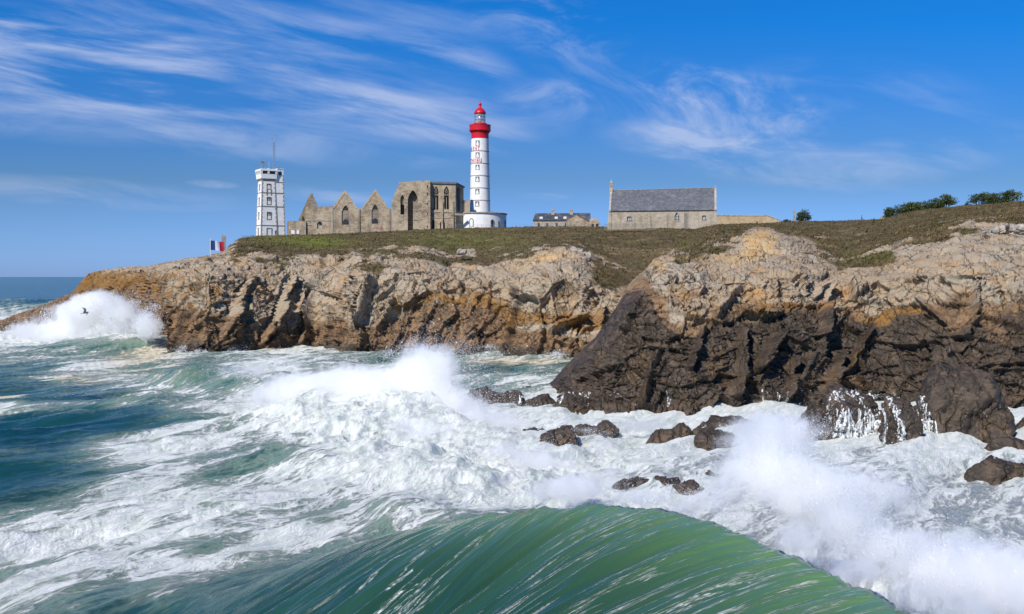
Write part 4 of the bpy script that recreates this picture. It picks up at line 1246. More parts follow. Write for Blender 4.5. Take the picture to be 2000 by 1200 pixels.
spray('tall cloud of spray thrown up in the middle of the bay',
      [(640, 825, 92, 75, 34, 9000), (715, 790, 94, 70, 38, 10000), (835, 715, 95, 62, 40, 16000), (800, 765, 95, 80, 40, 10000), (890, 795, 92, 75, 54, 16000), (965, 835, 86, 65, 36, 12000),
       (560, 755, 100, 80, 20, 4000), (840, 860, 82, 95, 36, 9000), (700, 730, 98, 110, 18, 4000), (990, 890, 76, 70, 22, 5000), (470, 720, 112, 50, 14, 3000)], 0.028, 4, (0.5, 0.4, 0.5),
      [(835, 728, 95, 95, 60, 1.2), (790, 770, 94, 140, 75, 1.2), (890, 800, 91, 110, 85, 1.2), (955, 840, 87, 120, 70, 1.2), (835, 705, 96, 90, 55, 1.1), (1060, 910, 70, 150, 50, 1.0), (1170, 925, 62, 110, 34, .8), (640, 770, 96, 190, 50, .9), (690, 790, 94, 150, 70, 1.1), (610, 830, 91, 130, 60, 1.0), (560, 765, 98, 160, 45, .8), (840, 865, 82, 180, 70, 1.1), (700, 735, 98, 190, 45, .8), (1000, 895, 74, 130, 45, .9), (480, 725, 110, 110, 30, .7)], 2.6, 1.6, lo=0.46, hi=0.64, aniso=0.0)
spray('sheet of spray flung over the crest of the green wave',
      [(1075, 962, 41.5, 70, 20, 4000), (1170, 955, 41, 70, 22, 4000), (1260, 980, 38, 60, 14, 4000), (1335, 985, 36.5, 45, 22, 5000), (1390, 990, 34.5, 34, 26, 4000), (1500, 905, 37, 60, 60, 20000), (1570, 960, 36, 70, 60, 24000),
       (1540, 850, 40, 60, 34, 4000), (1640, 1010, 34, 65, 54, 22000), (1710, 1075, 30.5, 60, 50, 20000), (1800, 1120, 28.5, 70, 50, 18000), (1900, 1150, 27, 80, 56, 18000), (1990, 1150, 27, 60, 60, 8000),
       (1700, 960, 37, 90, 40, 5000)], 0.012, 5, (0.55, 0.3, 0.6),
      [(1100, 965, 41.5, 140, 34, .9), (1250, 976, 38.5, 130, 26, .9), (1345, 985, 36.4, 85, 40, 1.0), (1490, 900, 37.5, 140, 120, 1.2), (1520, 850, 40, 150, 85, 1.1), (1420, 960, 36.5, 80, 70, 1.0), (1580, 965, 36, 130, 105, 1.2), (1655, 1020, 33.5, 120, 95, 1.2), (1725, 1080, 30.5, 110, 90, 1.2), (1830, 1120, 28.5, 150, 105, 1.3), (1950, 1130, 27, 180, 130, 1.3), (1690, 970, 37, 190, 95, 1.0), (1850, 1060, 31, 160, 60, .9), (2050, 1170, 25.5, 140, 130, 1.3), (1880, 1190, 24, 110, 60, 1.3), (1570, 1060, 30.2, 95, 55, 1.3), (1665, 1120, 27.3, 95, 55, 1.3), (1770, 1165, 24.8, 95, 60, 1.3), (1130, 945, 41, 110, 36, 1.1), (1620, 1092, 28.9, 70, 45, 1.4)], 6.0, 0.65, lo=0.48, hi=0.68, aniso=0.0)
spray('low puffs of spray along the foot of the far cliff',
      [(340, 690, 171, 16, 9, 1500), (385, 690, 171, 14, 8, 1500), (440, 684, 178, 20, 7, 1500), (580, 672, 190, 24, 6, 1500), (650, 668, 195, 26, 5, 1500), (780, 690, 170, 30, 6, 1500), (900, 690, 170, 40, 6, 2000), (960, 690, 170, 20, 8, 1500), (1080, 694, 167, 30, 6, 1500)], 0.05, 6)
spray('low puffs of spray among the rocks under the near cliff',
      [(1240, 830, 88, 50, 14, 2500), (1470, 850, 83, 50, 22, 1500), (1560, 850, 84, 30, 14, 1500), (1170, 850, 82, 40, 12, 4000), (1830, 850, 83, 40, 8, 2000), (1690, 860, 80, 60, 8, 1500), (1030, 820, 92, 30, 10, 2500)], 0.018, 8, vol=[(1470, 845, 83, 120, 46, 1.0), (1250, 835, 87, 110, 26, .8), (1550, 855, 83, 90, 34, .8), (1690, 862, 79, 120, 20, .8)], dens=0.8, scale=1.6)

# ------------------------------------------------------------------ buildings on the headland
M_white = simple_mat('white_paint', (0.87, 0.85, 0.81), 0.6, 0.05, 0.6)
M_red = simple_mat('red_paint', (0.62, 0.010, 0.022), 0.35, 0.08, 0.8)
M_granite = simple_mat('grey_granite', (0.30, 0.27, 0.23), 0.85, 0.2, 1.5, bump=0.3)
M_quoin = simple_mat('quoin_granite', (0.40, 0.36, 0.31), 0.85, 0.2, 1.5)
M_greyband = simple_mat('grey_ring', (0.36, 0.35, 0.33), 0.8, 0.12, 1.0)
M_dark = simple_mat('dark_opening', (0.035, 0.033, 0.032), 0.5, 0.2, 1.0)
M_glass, t, b = new_mat('window_glass')
t.put(b.inputs['Base Color'], (0.03, 0.045, 0.06, 1)); b.inputs['Roughness'].default_value = 0.08
M_lglass, t, b = new_mat('lantern_glass')
b.inputs['Base Color'].default_value = (0.75, 0.9, 0.92, 1); b.inputs['Roughness'].default_value = 0.03
b.inputs['Alpha'].default_value = 0.28
M_lens, t, b = new_mat('lens_glass')
b.inputs['Base Color'].default_value = (0.75, 0.78, 0.70, 1); b.inputs['Roughness'].default_value = 0.15; b.inputs['Metallic'].default_value = 0.4
M_metal = simple_mat('galvanised_metal', (0.42, 0.43, 0.44), 0.45, 0.1, 2, metal=0.5)
M_dmetal = simple_mat('dark_metal', (0.08, 0.08, 0.085), 0.5, 0.1, 2, metal=0.3)
M_abbey = stone_mat('abbey_stone', (0.17, 0.125, 0.085), (0.40, 0.305, 0.20), (0.56, 0.45, 0.31), 0.55)
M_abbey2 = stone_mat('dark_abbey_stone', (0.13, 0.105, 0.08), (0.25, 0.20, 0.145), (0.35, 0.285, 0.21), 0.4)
M_dress = simple_mat('dressed_stone', (0.42, 0.37, 0.30), 0.85, 0.15, 1.2)
M_chapel = stone_mat('chapel_stone', (0.25, 0.20, 0.14), (0.42, 0.345, 0.25), (0.50, 0.43, 0.33), 0.3)
M_fort = stone_mat('golden_stone', (0.34, 0.24, 0.13), (0.47, 0.35, 0.20), (0.52, 0.42, 0.28), 0.5)
M_copper = simple_mat('lead_roof', (0.16, 0.17, 0.18), 0.6, 0.1, 1)
M_wood = simple_mat('weathered_wood', (0.25, 0.22, 0.18), 0.9, 0.2, 3)


def slate_mat(name, a, bcol):
    m, t, b = new_mat(name)
    co = t.node('ShaderNodeTexCoord').outputs['Object']
    v = t.voro(t.map(co, scale=(2.6, 0.8, 3.2)), 1.0, 'F1', 'Color')
    sp_ = t.node('ShaderNodeSeparateColor'); t.put(sp_.inputs[0], v)
    n = t.noise(t.map(co, scale=(0.5, 0.5, 0.9)), 1.0, 6, 0.7)
    n2 = t.noise(co, 0.16, 3)
    c = t.mix(sp_.outputs[0], a, bcol)
    c = t.mix(t.sm(n, 0.48, 0.7, 0, 0.65), c, (0.22, 0.215, 0.20))
    c = t.mix(t.sm(n2, 0.5, 0.7, 0, 0.35), c, (0.18, 0.165, 0.14))
    t.put(b.inputs['Base Color'], c); b.inputs['Roughness'].default_value = 0.6
    return m


M_slate = slate_mat('old_slate', (0.060, 0.066, 0.085), (0.12, 0.125, 0.145))
M_slate2 = slate_mat('dark_slate', (0.035, 0.040, 0.058), (0.06, 0.066, 0.085))


def root(name, px, py, Y, label, cat, group=None, turn=0.0):
    c = P(px, py, Y)
    e = empty(name, c, -math.atan2(c[0], c[1]) + R(turn))
    tag(e, label, cat, group)
    return e, Y / F


# ---- lighthouse
LH, s = root('lighthouse', 937.5, 446, 325, 'tall round white lighthouse with red top and red lettering', 'lighthouse')
m = MB(s); m.lathe([(20.3, 24), (17.0, 174)], 48); m.build('tower', M_white, LH, True)
for py in (296.5, 320.5, 344.5, 368.5, 392.5):
    z = 446 - py; r = 20.3 - (z - 24) / 150 * 3.3
    m = MB(s); m.lathe([(r + .02, z - .9), (r + .55, z - .7), (r + .55, z + .5), (r + .02, z + .9)], 48); m.build('ring', M_greyband, LH)
m = MB(s); m.lathe([(17.05, 174), (17.0, 188)], 48); m.build('red_band', M_red, LH, True)
m = MB(s); m.lathe([(17.0, 186.5), (20.8, 189.5), (20.8, 201), (20.2, 201.3), (20.2, 198.5), (13, 198.5)], 48)
gal = m.build('gallery', M_red, LH)
m = MB(s)
for i in range(28):
    a = 2 * math.pi * i / 28
    ca, sa = math.cos(a), math.sin(a)
    for dw in (-0.8,):
        vs = []
        for rr, zz in ((16.8, 184.2), (19.6, 188.2), (20.4, 189.4), (16.8, 189.4)):
            for w_ in (-0.75, 0.75): vs.append((rr * sa + w_ * ca, -rr * ca + w_ * sa, zz))
        m.add(vs, [(0, 1, 3, 2), (2, 3, 5, 4), (4, 5, 7, 6), (6, 7, 1, 0), (0, 2, 4, 6), (1, 7, 5, 3)])
build_each(m, 'corbel', M_red, gal)
m = MB(s); m.lathe([(20.8, 189.6), (21.3, 189.9), (21.3, 191), (20.8, 191.2)], 48); m.lathe([(20.8, 199.8), (21.2, 200), (21.2, 201.2), (20.4, 201.5)], 48); build_each(m, 'rail_moulding', M_red, gal)
m = MB(s); m.lathe([(13.2, 198.5), (13.2, 204.5), (12.2, 205), (10.6, 205.3)], 40); m.build('lantern_base', M_red, LH)
m = MB(s); m.lathe([(10.2, 205.2), (10.2, 223.5)], 32); m.build('lantern_glass', M_lglass, LH, True)
m = MB(s)
for i in range(16):
    a = 2 * math.pi * (i + .5) / 16
    m.tube((10.3 * math.sin(a), -10.3 * math.cos(a), 205), (10.3 * math.sin(a), -10.3 * math.cos(a), 223.8), 0.32, 5)
for z in (211, 217.5): m.lathe([(10.1, z - .25), (10.5, z - .25), (10.5, z + .25), (10.1, z + .25)], 32)
m.build('glazing_bar', M_dmetal, LH)
m = MB(s); m.lathe([(0.1, 206), (3.2, 207.5), (5.2, 211), (5.6, 214), (5.0, 217.5), (3.0, 220.5), (0.1, 221.5)], 24); lens = m.build('lens', M_lens, LH, True)
m = MB(s); m.lathe([(2.2, 204), (2.2, 207)], 12); m.build('lens_stand', M_dmetal, LH)
m = MB(s); m.lathe([(10.2, 223.2), (11.6, 223.4), (11.7, 225), (10.6, 227.5), (8.8, 230.5), (6.2, 233.2), (3.6, 235), (2.4, 236.2), (2.3, 239)], 36); dome = m.build('dome', M_red, LH, True)
m = MB(s); m.lathe([(2.2, 239), (3.2, 240.5), (3.4, 242), (2.6, 244), (1.0, 245.2), (.4, 246)], 20); m.build('ventilator', M_red, dome, True)
m = MB(s); m.tube((0, 0, 245), (0, 0, 251), 0.28, 6); m.build('lightning_rod', M_dmetal, dome)
for py in (282, 305, 329, 352, 376, 400):
    z = 446 - py; r = 20.3 - (z - 24) / 150 * 3.3
    az = R(-16)

    def W3(u, rad, zz):     # wrap onto the tower
        a = az + u / r
        return (rad * math.sin(a), -rad * math.cos(a), zz)
    m = MB(s)
    U_ = [(-4, -5.2, 4, -3.9), (-4, 4.2, 4, 5.4), (-4, -3.9, -2.7, 4.2), (2.7, -3.9, 4, 4.2)]
    for (u0, z0_, u1, z1_) in U_:
        vs = [W3(u0, r - .6, z + z0_), W3(u1, r - .6, z + z0_), W3(u1, r - .6, z + z1_), W3(u0, r - .6, z + z1_),
              W3(u0, r + .55, z + z0_), W3(u1, r + .55, z + z0_), W3(u1, r + .55, z + z1_), W3(u0, r + .55, z + z1_)]
        m.add(vs, [(4, 5, 6, 7), (0, 1, 5, 4), (1, 2, 6, 5), (2, 3, 7, 6), (3, 0, 4, 7)])
    wn = m.build('window', M_granite, LH)
    m = MB(s); m.add([W3(-2.7, r + .06, z - 3.9), W3(2.7, r + .06, z - 3.9), W3(2.7, r + .06, z + 4.2), W3(-2.7, r + .06, z + 4.2)], [(0, 1, 2, 3)]); m.build('pane', M_glass, wn)
    m = MB(s)
    for (u0, z0_, u1, z1_) in ((-.3, -3.9, .3, 4.2), (-2.7, .1, 2.7, .7)):
        m.add([W3(u0, r + .2, z + z0_), W3(u1, r + .2, z + z0_), W3(u1, r + .2, z + z1_), W3(u0, r + .2, z + z1_)], [(0, 1, 2, 3)])
    m.build('glazing_bar', M_white, wn)


def lettering(txt, py, hpx, az_mid, per_letter):
    z = 446 - py; r = (20.3 - (z - 24) / 150 * 3.3)
    verts = []; faces = []
    cu = bpy.data.curves.new('letters', 'FONT'); cu.body = 'M'; cu.size = 1.0; cu.offset = 0.02
    to = bpy.data.objects.new('letters', cu); COL.objects.link(to)
    dg = bpy.context.evaluated_depsgraph_get()
    for i, ch in enumerate(txt):
        cu.body = ch; dg.update()
        me = bpy.data.meshes.new_from_object(to.evaluated_get(dg))
        xs = [v.co.x for v in me.vertices]; ys = [v.co.y for v in me.vertices]
        x0, x1, y0, y1 = min(xs), max(xs), min(ys), max(ys)
        o = len(verts)
        wch = per_letter * (0.28 if ch == 'I' else 0.78)
        for v in me.vertices:
            u = (i - (len(txt) - 1) / 2) * per_letter + ((v.co.x - x0) / (x1 - x0) - .5) * wch
            zz = z + ((v.co.y - y0) / (y1 - y0) - .5) * hpx
            a = R(az_mid) + u / r; rad = r + 0.45
            verts.append((rad * math.sin(a), -rad * math.cos(a), zz))
        faces += [tuple(q + o for q in p.vertices) for p in me.polygons]
        bpy.data.meshes.remove(me)
    bpy.data.objects.remove(to); bpy.data.curves.remove(cu)
    m = MB(s); m.add(verts, faces)
    return m.build('lettering', M_letter, LH)


M_letter = simple_mat('red_letters', (0.60, 0.045, 0.04), 0.6, 0.1, 2)
lettering('SAINT', 292, 8.0, -46, 5.6)
lettering('MATHIEU', 315.5, 8.0, -50, 5.6)
# the round white building at its foot
m = MB(s); m.lathe([(51.5, -12), (51.5, 25.5)], 72); drum = m.build('base_building', M_white, LH, True)
m = MB(s); m.lathe([(51.5, 25.2), (53.2, 26), (53.2, 28.0), (51, 28.8), (20, 30.5)], 72); m.build('cornice', M_granite, drum)
for az_d, wd, hi, arched in ((-67, 5, 15, 1), (-18.5, 8.5, 17, 2), (27, 7.5, 15, 1), (44, 4, 13, 0), (70, 5, 15, 1)):
    m = MB(s); g_ = MB(s)
    outer = arch(0, 1.0, hi, wd, False, 5); inner = arch(0, 1.0, hi - 1.6, wd - 2.8, False, 5)
    a0 = R(az_d)
    f3 = lambda u, zz, rad: ((rad) * math.sin(a0) + u * math.cos(a0), -rad * math.cos(a0) + u * math.sin(a0), zz)
    k = len(outer)
    for rad in (51.0, 52.3):
        pass
    vs = [f3(u, zz, 52.2) for u, zz in outer] + [f3(u, zz, 52.2) for u, zz in inner] + [f3(u, zz, 51.0) for u, zz in outer]
    fs = [(i, (i + 1) % k, k + (i + 1) % k, k + i) for i in range(k)] + [(2 * k + i, 2 * k + (i + 1) % k, (i + 1) % k, i) for i in range(k)]
    m.add(vs, fs)
    o = m.build('door_frame' if arched == 2 else 'window_frame', M_granite, drum)
    g_.add([f3(u, zz, 51.8) for u, zz in inner], [tuple(range(k))])
    g_.build('door_leaf' if arched == 2 else 'pane', M_white if arched == 2 else M_glass, drum)
# small floodlight on the roof
m = MB(s); m.tube((24, -20, 29.5), (24, -20, 32), 0.5); m.box(22.6, 25.4, -21, -19, 31.5, 33.6); m.build('roof_lamp', M_metal, LH)

# ---- signal tower
ST, s = root('signal_tower', 520.5, 462, 311, 'square white lookout tower with grey corner stones and radio mast', 'tower', None, 18)
hb_ = 16.25
zt = 112.0


def hw(z): return 16.25 - 3.4 * z / zt


m = MB(s); m.box(-hw(-8), hw(-8), -hw(-8), hw(-8), -8, zt, 0, (-hw(zt), hw(zt), -hw(zt), hw(zt))); m.build('tower_shaft', M_white, ST)
m = MB(s); m.box(8, 33.2, -15.0, 10, -8, 131, 0, (8, 29.8, -12.4, 9.0)); annex = m.build('stair_annex', M_white, ST)
for sx, sy in ((-1, -1), (1, -1), (-1, 1)):
    m = MB(s)
    for k in range(27):
        z0_ = -2 + k * 4.1; z1_ = z0_ + 3.7
        lw_ = 2.6 if k % 2 else 1.4
        w0, w1 = hw(z0_), hw(z1_)
        a, bq = sx * (w0 + .35), sy * (w0 + .35)
        x0, x1 = sorted((a, a - sx * lw_)); y0, y1 = sorted((bq, bq - sy * (4.6 - lw_)))
        t1 = (x0 - sx * (w0 - w1), x1 - sx * (w0 - w1), y0 - sy * (w0 - w1), y1 - sy * (w0 - w1))
        m.box(x0, x1, y0, y1, z0_, z1_, 0, t1)
    m.build('quoins', M_quoin, ST)
m = MB(s)
for k in range(30):
    z0_ = -2 + k * 4.1; lw_ = 2.6 if k % 2 else 1.4
    xr = 33.2 - 3.4 * (z0_ + 10) / 139
    yq = -15.35 + 2.6 * (z0_ + 8) / 139; m.box(xr - lw_, xr + .35, yq, yq + 5 - lw_, z0_, z0_ + 3.7)
m.build('quoins', M_quoin, annex)
m = MB(s)
for py in (377.5, 404, 441):
    z = 462 - py; w0 = hw(z)
    m.box(-w0 - .8, w0 + .8, -w0 - .8, w0 + .8, z - .55, z + .55)
    xr = 33.2 - 3.4 * (z + 10) / 139
    m.box(w0 + .8, xr + .6, -15.8 + 2.6 * (z + 8) / 139, 12, z - .55, z + .55)
build_each(m, 'string_course', M_granite, ST)
m = MB(s); m.box(13.2, 31.2, -13.5, 11.5, 105, 106.2); m.build('string_course', M_granite, annex)
for (cx, z0_, z1_, wd, kind) in ((0, 92, 101, 6.4, 'window'), (0, 62, 75, 6.6, 'window'), (0, 33, 46, 6.8, 'window'), (0, 0, 15, 8.5, 'door')):
    w0 = hw(z0_) + .1; d = -w0
    m = MB(s)
    zb_, zt_ = z0_ - 1, z1_ + 1.2
    outer = [(cx - wd / 2 - 1.2, zb_), (cx + wd / 2 + 1.2, zb_), (cx + wd / 2 + 1.2, zt_), (cx - wd / 2 - 1.2, zt_)]
    inner = [(cx - wd / 2, z0_), (cx + wd / 2, z0_), (cx + wd / 2, z1_), (cx - wd / 2, z1_)]
    m.wall(outer, [inner], d - .5, d + 1.2); fr_ = m.build(kind, M_granite, ST)
    m = MB(s); m.box(cx - wd / 2, cx + wd / 2, d + .3, d + 1.0, z0_, z1_); m.build('pane' if kind == 'window' else 'door_leaf', M_glass if kind == 'window' else M_white, fr_)
    if kind == 'window':
        m = MB(s); m.box(cx - .35, cx + .35, d + .05, d + .28, z0_, z1_)
        for q in (1, 2): m.box(cx - wd / 2, cx + wd / 2, d + .05, d + .25, z0_ + (z1_ - z0_) * q / 3 - .25, z0_ + (z1_ - z0_) * q / 3 + .25)
        m.build('glazing_bar', M_white, fr_)
m = MB(s)
for x in (-4.2, 4.2): m.box(x - .5, x + .5, -hw(85) - 1.2, -hw(85), 80, 92)
build_each(m, 'window_bracket', M_granite, ST)
for (z0_, z1_) in ((88, 100), (60, 74), (32, 46), (2, 15)):
    w0 = hw(z0_) + .1
    m = MB(s); m.box(-w0 - .45, -w0 + 1.2, -2.6, 2.6, z0_, z1_); m.box(-w0 - .6, -w0 + .8, -3.6, 3.6, z1_, z1_ + 1.2); m.build('window', M_granite, ST)
# corbels and the glazed lookout room
m = MB(s)
for side in range(4):
    for k in range(7):
        u = -11.5 + k * 23 / 6
        x0, x1, y0, y1 = u - .9, u + .9, -15.6, -hw(110)
        c_, s_ = math.cos(side * math.pi / 2), math.sin(side * math.pi / 2)
        n0 = len(m.v)
        m.box(x0, x1, -13.2, -12, 106.5, 111.5, 0, (x0, x1, -15.4, -12))
        for i in range(n0, len(m.v)):
            x, y, z = m.v[i]; m.v[i] = (x * c_ - y * s_, x * s_ + y * c_, z)
build_each(m, 'corbel', M_granite, ST)
m = MB(s); m.box(-15.5, 15.5, -15.5, 15.5, 111.6, 120.5, 0, (-16, 16, -16, 16)); room = m.build('lookout_room', M_white, ST)
m = MB(s); m.box(-15.2, 15.2, -15.2, 15.2, 120.5, 126.6, 0, (-16.2, 16.2, -16.2, 16.2)); m.build('window_band', M_glass, room)
m = MB(s)
for side in range(4):
    c_, s_ = math.cos(side * math.pi / 2), math.sin(side * math.pi / 2)
    for u in ((-14.6, -1.0, 14.6) if side == 0 else (-14.6, -7, 0, 7, 14.6)):
        n0 = len(m.v)
        wd = 1.9 if side == 0 else 1.4
        m.box(u - wd, u + wd, -16.2, -14.8, 120.5, 126.6, 0, (u - wd, u + wd, -17, -15.6))
        for i in range(n0, len(m.v)):
            x, y, z = m.v[i]; m.v[i] = (x * c_ - y * s_, x * s_ + y * c_, z)
build_each(m, 'window_post', M_white, room)
m = MB(s); m.box(-17.2, 17.2, -17.2, 17.2, 126.6, 129.6); m.box(-16, 16, -16, 16, 129.6, 130.4); m.build('flat_roof', M_white, room)
m = MB(s); m.box(20.5, 26, -13.1, -12.3, 119.5, 126.5); m.build('window', M_glass, annex)
m = MB(s); m.box(17.4, 30.6, -13.2, 10, 131, 132.4); m.build('flat_roof', M_white, annex)
m = MB(s)
for i in range(9):
    u = -16 + i * 4
    m.tube((u, -16.4, 130), (u, -16.4, 134), .16, 4); m.tube((-16.4, u, 130), (-16.4, u, 134), .16, 4)
for z in (132, 134):
    m.tube((-16.4, -16.4, z), (16.4, -16.4, z), .16, 4); m.tube((-16.4, -16.4, z), (-16.4, 16.4, z), .16, 4); m.tube((16.4, -16.4, z), (29, -9, z), .16, 4)
m.build('roof_railing', M_metal, ST)
m = MB(s)
for x, y in ((-12, -9), (-7, -9), (-12, -4), (-7, -4)): m.tube((x, y, 130), (x * .95, y * .95, 139), .3, 5)
m.box(-13.2, -6, -10, -3, 138, 138.8); m.tube((-9.5, -6.5, 139), (-9.5, -6.5, 142), .8, 8); m.box(-16.5, -3, -7.5, -5.8, 142, 144.3, 0, (-16.0, -3.5, -7.2, -6)); m.box(-13, -9, -8, -5.5, 144.3, 146)
m.build('radar', M_metal, ST)
m = MB(s)
lx, ly = 15, 0
leg3 = [(lx - 2.0, ly - 1.2), (lx + 2.0, ly - 1.2), (lx, ly + 2.0)]
for x, y in leg3: m.tube((x, y, 130), (lx + (x - lx) * .6, ly + (y - ly) * .6, 185), .34, 5)
for k in range(18):
    z = 131 + k * 3
    for i in range(3):
        a, b_ = leg3[i], leg3[(i + 1) % 3]
        m.tube((a[0], a[1], z), (b_[0], b_[1], z + 3), .2, 4)
m.tube((lx, ly, 184), (lx, ly, 201), .34, 5)
for z, l in ((150, 3), (160, 2.6), (168, 4), (176, 2.2)): m.tube((lx - l, ly, z), (lx + l, ly, z + .2), .14, 4)
m.tube((lx - 4, ly, 168), (lx - 4, ly, 194), .28, 5); m.box(lx - 5.2, lx - 2.8, ly - .4, ly + .4, 191, 192.5)
m.lathe([(0.1, 139), (1.8, 139.5), (1.8, 141), (.1, 141.6)], 12)
for i in range(len(m.v) - 48, len(m.v)):
    x, y, z = m.v[i]; m.v[i] = (x + lx, y, z)
m.build('radio_mast', M_metal, ST)
m = MB(s); m.lathe([(0.1, 134), (3, 132.8), (3.6, 130.4)], 16)
for i in range(len(m.v)):
    x, y, z = m.v[i]; m.v[i] = (x + 5, y + 3, z)
m.tube((4, -3, 130), (4, -3, 146), .18, 5)
m.build('dish_cover', M_white, ST)

# ---- abbey ruin
AB, s = root('abbey_ruin', 735, 459, 313, 'roofless stone abbey ruin with pointed gables and tall arched windows', 'ruin')
X_ = lambda px: px - 735.0
Z_ = lambda py: 459.0 - py


def L(*pts): return [(X_(a), Z_(b_)) for a, b_ in pts]


def rough(pts, amp=0.8, seg=5.0, seed=1):
    """break an outline's upper edges into a ragged stone edge"""
    rg = random.Random(seed); out = []
    n = len(pts)
    for i in range(n):
        a = pts[i]; b_ = pts[(i + 1) % n]
        out.append(a)
        if a[1] < 6 and b_[1] < 6: continue
        if abs(a[0] - b_[0]) < 1.5: continue
        k = int(math.hypot(a[0] - b_[0], a[1] - b_[1]) / seg)
        for j in range(1, k):
            q = j / k
            out.append((a[0] + (b_[0] - a[0]) * q + rg.uniform(-amp, amp), a[1] + (b_[1] - a[1]) * q + rg.uniform(-amp, amp)))
    return out


G0_ = 475  # foot, in the ground
# low front wall with its doorway
m = MB(s); m.wall(rough(L((566, G0_), (600, G0_), (600, 433.5), (566, 433)), .3, 7, 2), [], -8, -2); m.build('low_wall', M_abbey, AB)
m = MB(s); m.box(X_(565), X_(566.2), -8.5, 12, -12, Z_(433)); m.build('wall_end', M_abbey2, AB)
m = MB(s)
m.wall(rough(L((594, G0_), (652, G0_), (652, 404), (599.5, 406)), .3, 9, 3),
       [arch(X_(626), Z_(448), Z_(434), 10, False, 4), [(X_(595.6), Z_(459)), (X_(599), Z_(459)), (X_(599), Z_(438)), (X_(595.6), Z_(438))]], -4, 2)
lowr = m.build('refectory_wall', M_abbey, AB)
m = MB(s); m.box(X_(620), X_(632), -1.5, -.5, Z_(449), Z_(433)); m.build('blocked_arch', M_dress, AB)
m = MB(s); m.wall(arch(X_(628), Z_(441), Z_(434.6), 6, False, 4), [], -1.8, -1.45); m.build('arch_opening', M_dark, AB)
m = MB(s); m.box(X_(600), X_(652), -4.8, -4.0, Z_(432.5), Z_(431)); m.box(X_(598), X_(610), -5, -4, Z_(441), Z_(440)); m.box(X_(648), X_(651.5), -6, -4, -10, Z_(406)); build_each(m, 'ledge', M_dress, AB)
# oblique gable behind it: a sloping coping and the dark gable face
m = MB(s)
m.add([(X_(585), 2, Z_(459)), (X_(585), 2, Z_(431)), (X_(607.5), 14, Z_(377)), (X_(611), 14, Z_(379)), (X_(600), 10, Z_(405)), (X_(600), 10, Z_(459)),
       (X_(585) + 3, 12, Z_(459)), (X_(585) + 3, 12, Z_(431)), (X_(608.5), 22, Z_(377)), (X_(612), 22, Z_(379)), (X_(603), 20, Z_(405)), (X_(603), 20, Z_(459))],
      [(0, 5, 4, 3, 2, 1), (6, 7, 8, 9, 10, 11), (1, 2, 8, 7), (2, 3, 9, 8), (3, 4, 10, 9), (0, 1, 7, 6)])
m.build('gable_coping', M_fort, AB)
m = MB(s); m.wall(rough(L((599, G0_), (622.5, G0_), (622.5, 405), (610, 377.8), (599, 404)), .3, 6, 5), [], 6, 12); m.build('gable', M_abbey2, AB)
m = MB(s); m.wall(arch(X_(594), Z_(433), Z_(423), 4, True, 4), [], 3, 4.5); m.build('arch_opening', M_dark, AB)
# two gables with blocked pointed windows
for (x0, x1, xs0, xs1, apx, apy, shy, wx, wz0, wz1, sd_, wdt) in ((649.5, 705, 652, 697.5, 674.5, 374.5, 408, 676, 440, 402, 6, 15), (704, 764, 708.5, 757, 733.5, 372.5, 407, 733, 438, 400, 8, 14)):
    m = MB(s)
    hole = arch(X_(wx), Z_(wz0), Z_(wz1), wdt, True, 6)
    m.wall(rough(L((x0, G0_), (x1, G0_), (x1, shy + 3), (xs1, shy - 2), (apx + 2.2, apy + 1), (apx, apy - 1.5), (apx - 2.2, apy + 1), (xs0, shy - 2), (x0, shy + 2)), 1.3, 3.4, sd_), [hole], -5, 1)
    gb = m.build('gable', M_abbey, AB)
    m = MB(s)
    m.wall(rough(L((xs0 - .6, shy), (xs0 + 2.4, shy), (apx, apy + 4.2), (xs1 - 2.4, shy), (xs1 + .6, shy), (apx + 2.4, apy + .6), (apx, apy - 2.2), (apx - 2.4, apy + .6)), .5, 4, sd_ + 1), [], -5.6, 1.4); m.build('coping', M_fort, gb)
    m = MB(s); m.wall(arch(X_(wx), Z_(wz0 + 3), Z_(wz1 - 3), wdt + 2.5, True, 6), [], -3.2, -1.0); m.build('blocked_window', M_abbey2, gb)
    m = MB(s); m.wall(arch(X_(wx), Z_(wz0 - 1), Z_(wz0 - 11), wdt - 4, False, 3), [], -3.6, -3.25); m.build('window_opening', M_dark, gb)
    m = MB(s); m.wall(arch(X_(wx), Z_(wz1 + 9.5), Z_(wz1 + 1.5), wdt * .6, True, 5), [], -3.5, -3.23); m.build('window_opening', M_dark, gb)
    m = MB(s)
    for k in range(9):
        zz = Z_(wz0) + k * 3.1; w_ = 2.6 if k % 2 else 1.5
        for sg in (-1, 1):
            xa = X_(wx) + sg * (wdt / 2 + .1); xb = xa + sg * w_
            m.box(min(xa, xb), max(xa, xb), -5.35, -4.9, zz, zz + 2.5)
    build_each(m, 'window_jamb', M_dress, gb)
    m = MB(s); m.box(X_(x1) - 4.5, X_(x1) - 1.2, -7.2, -5, -14, Z_(shy + 1), 0, (X_(x1) - 4.5, X_(x1) - 1.2, -6, -5)); m.build('buttress', M_abbey2, gb)
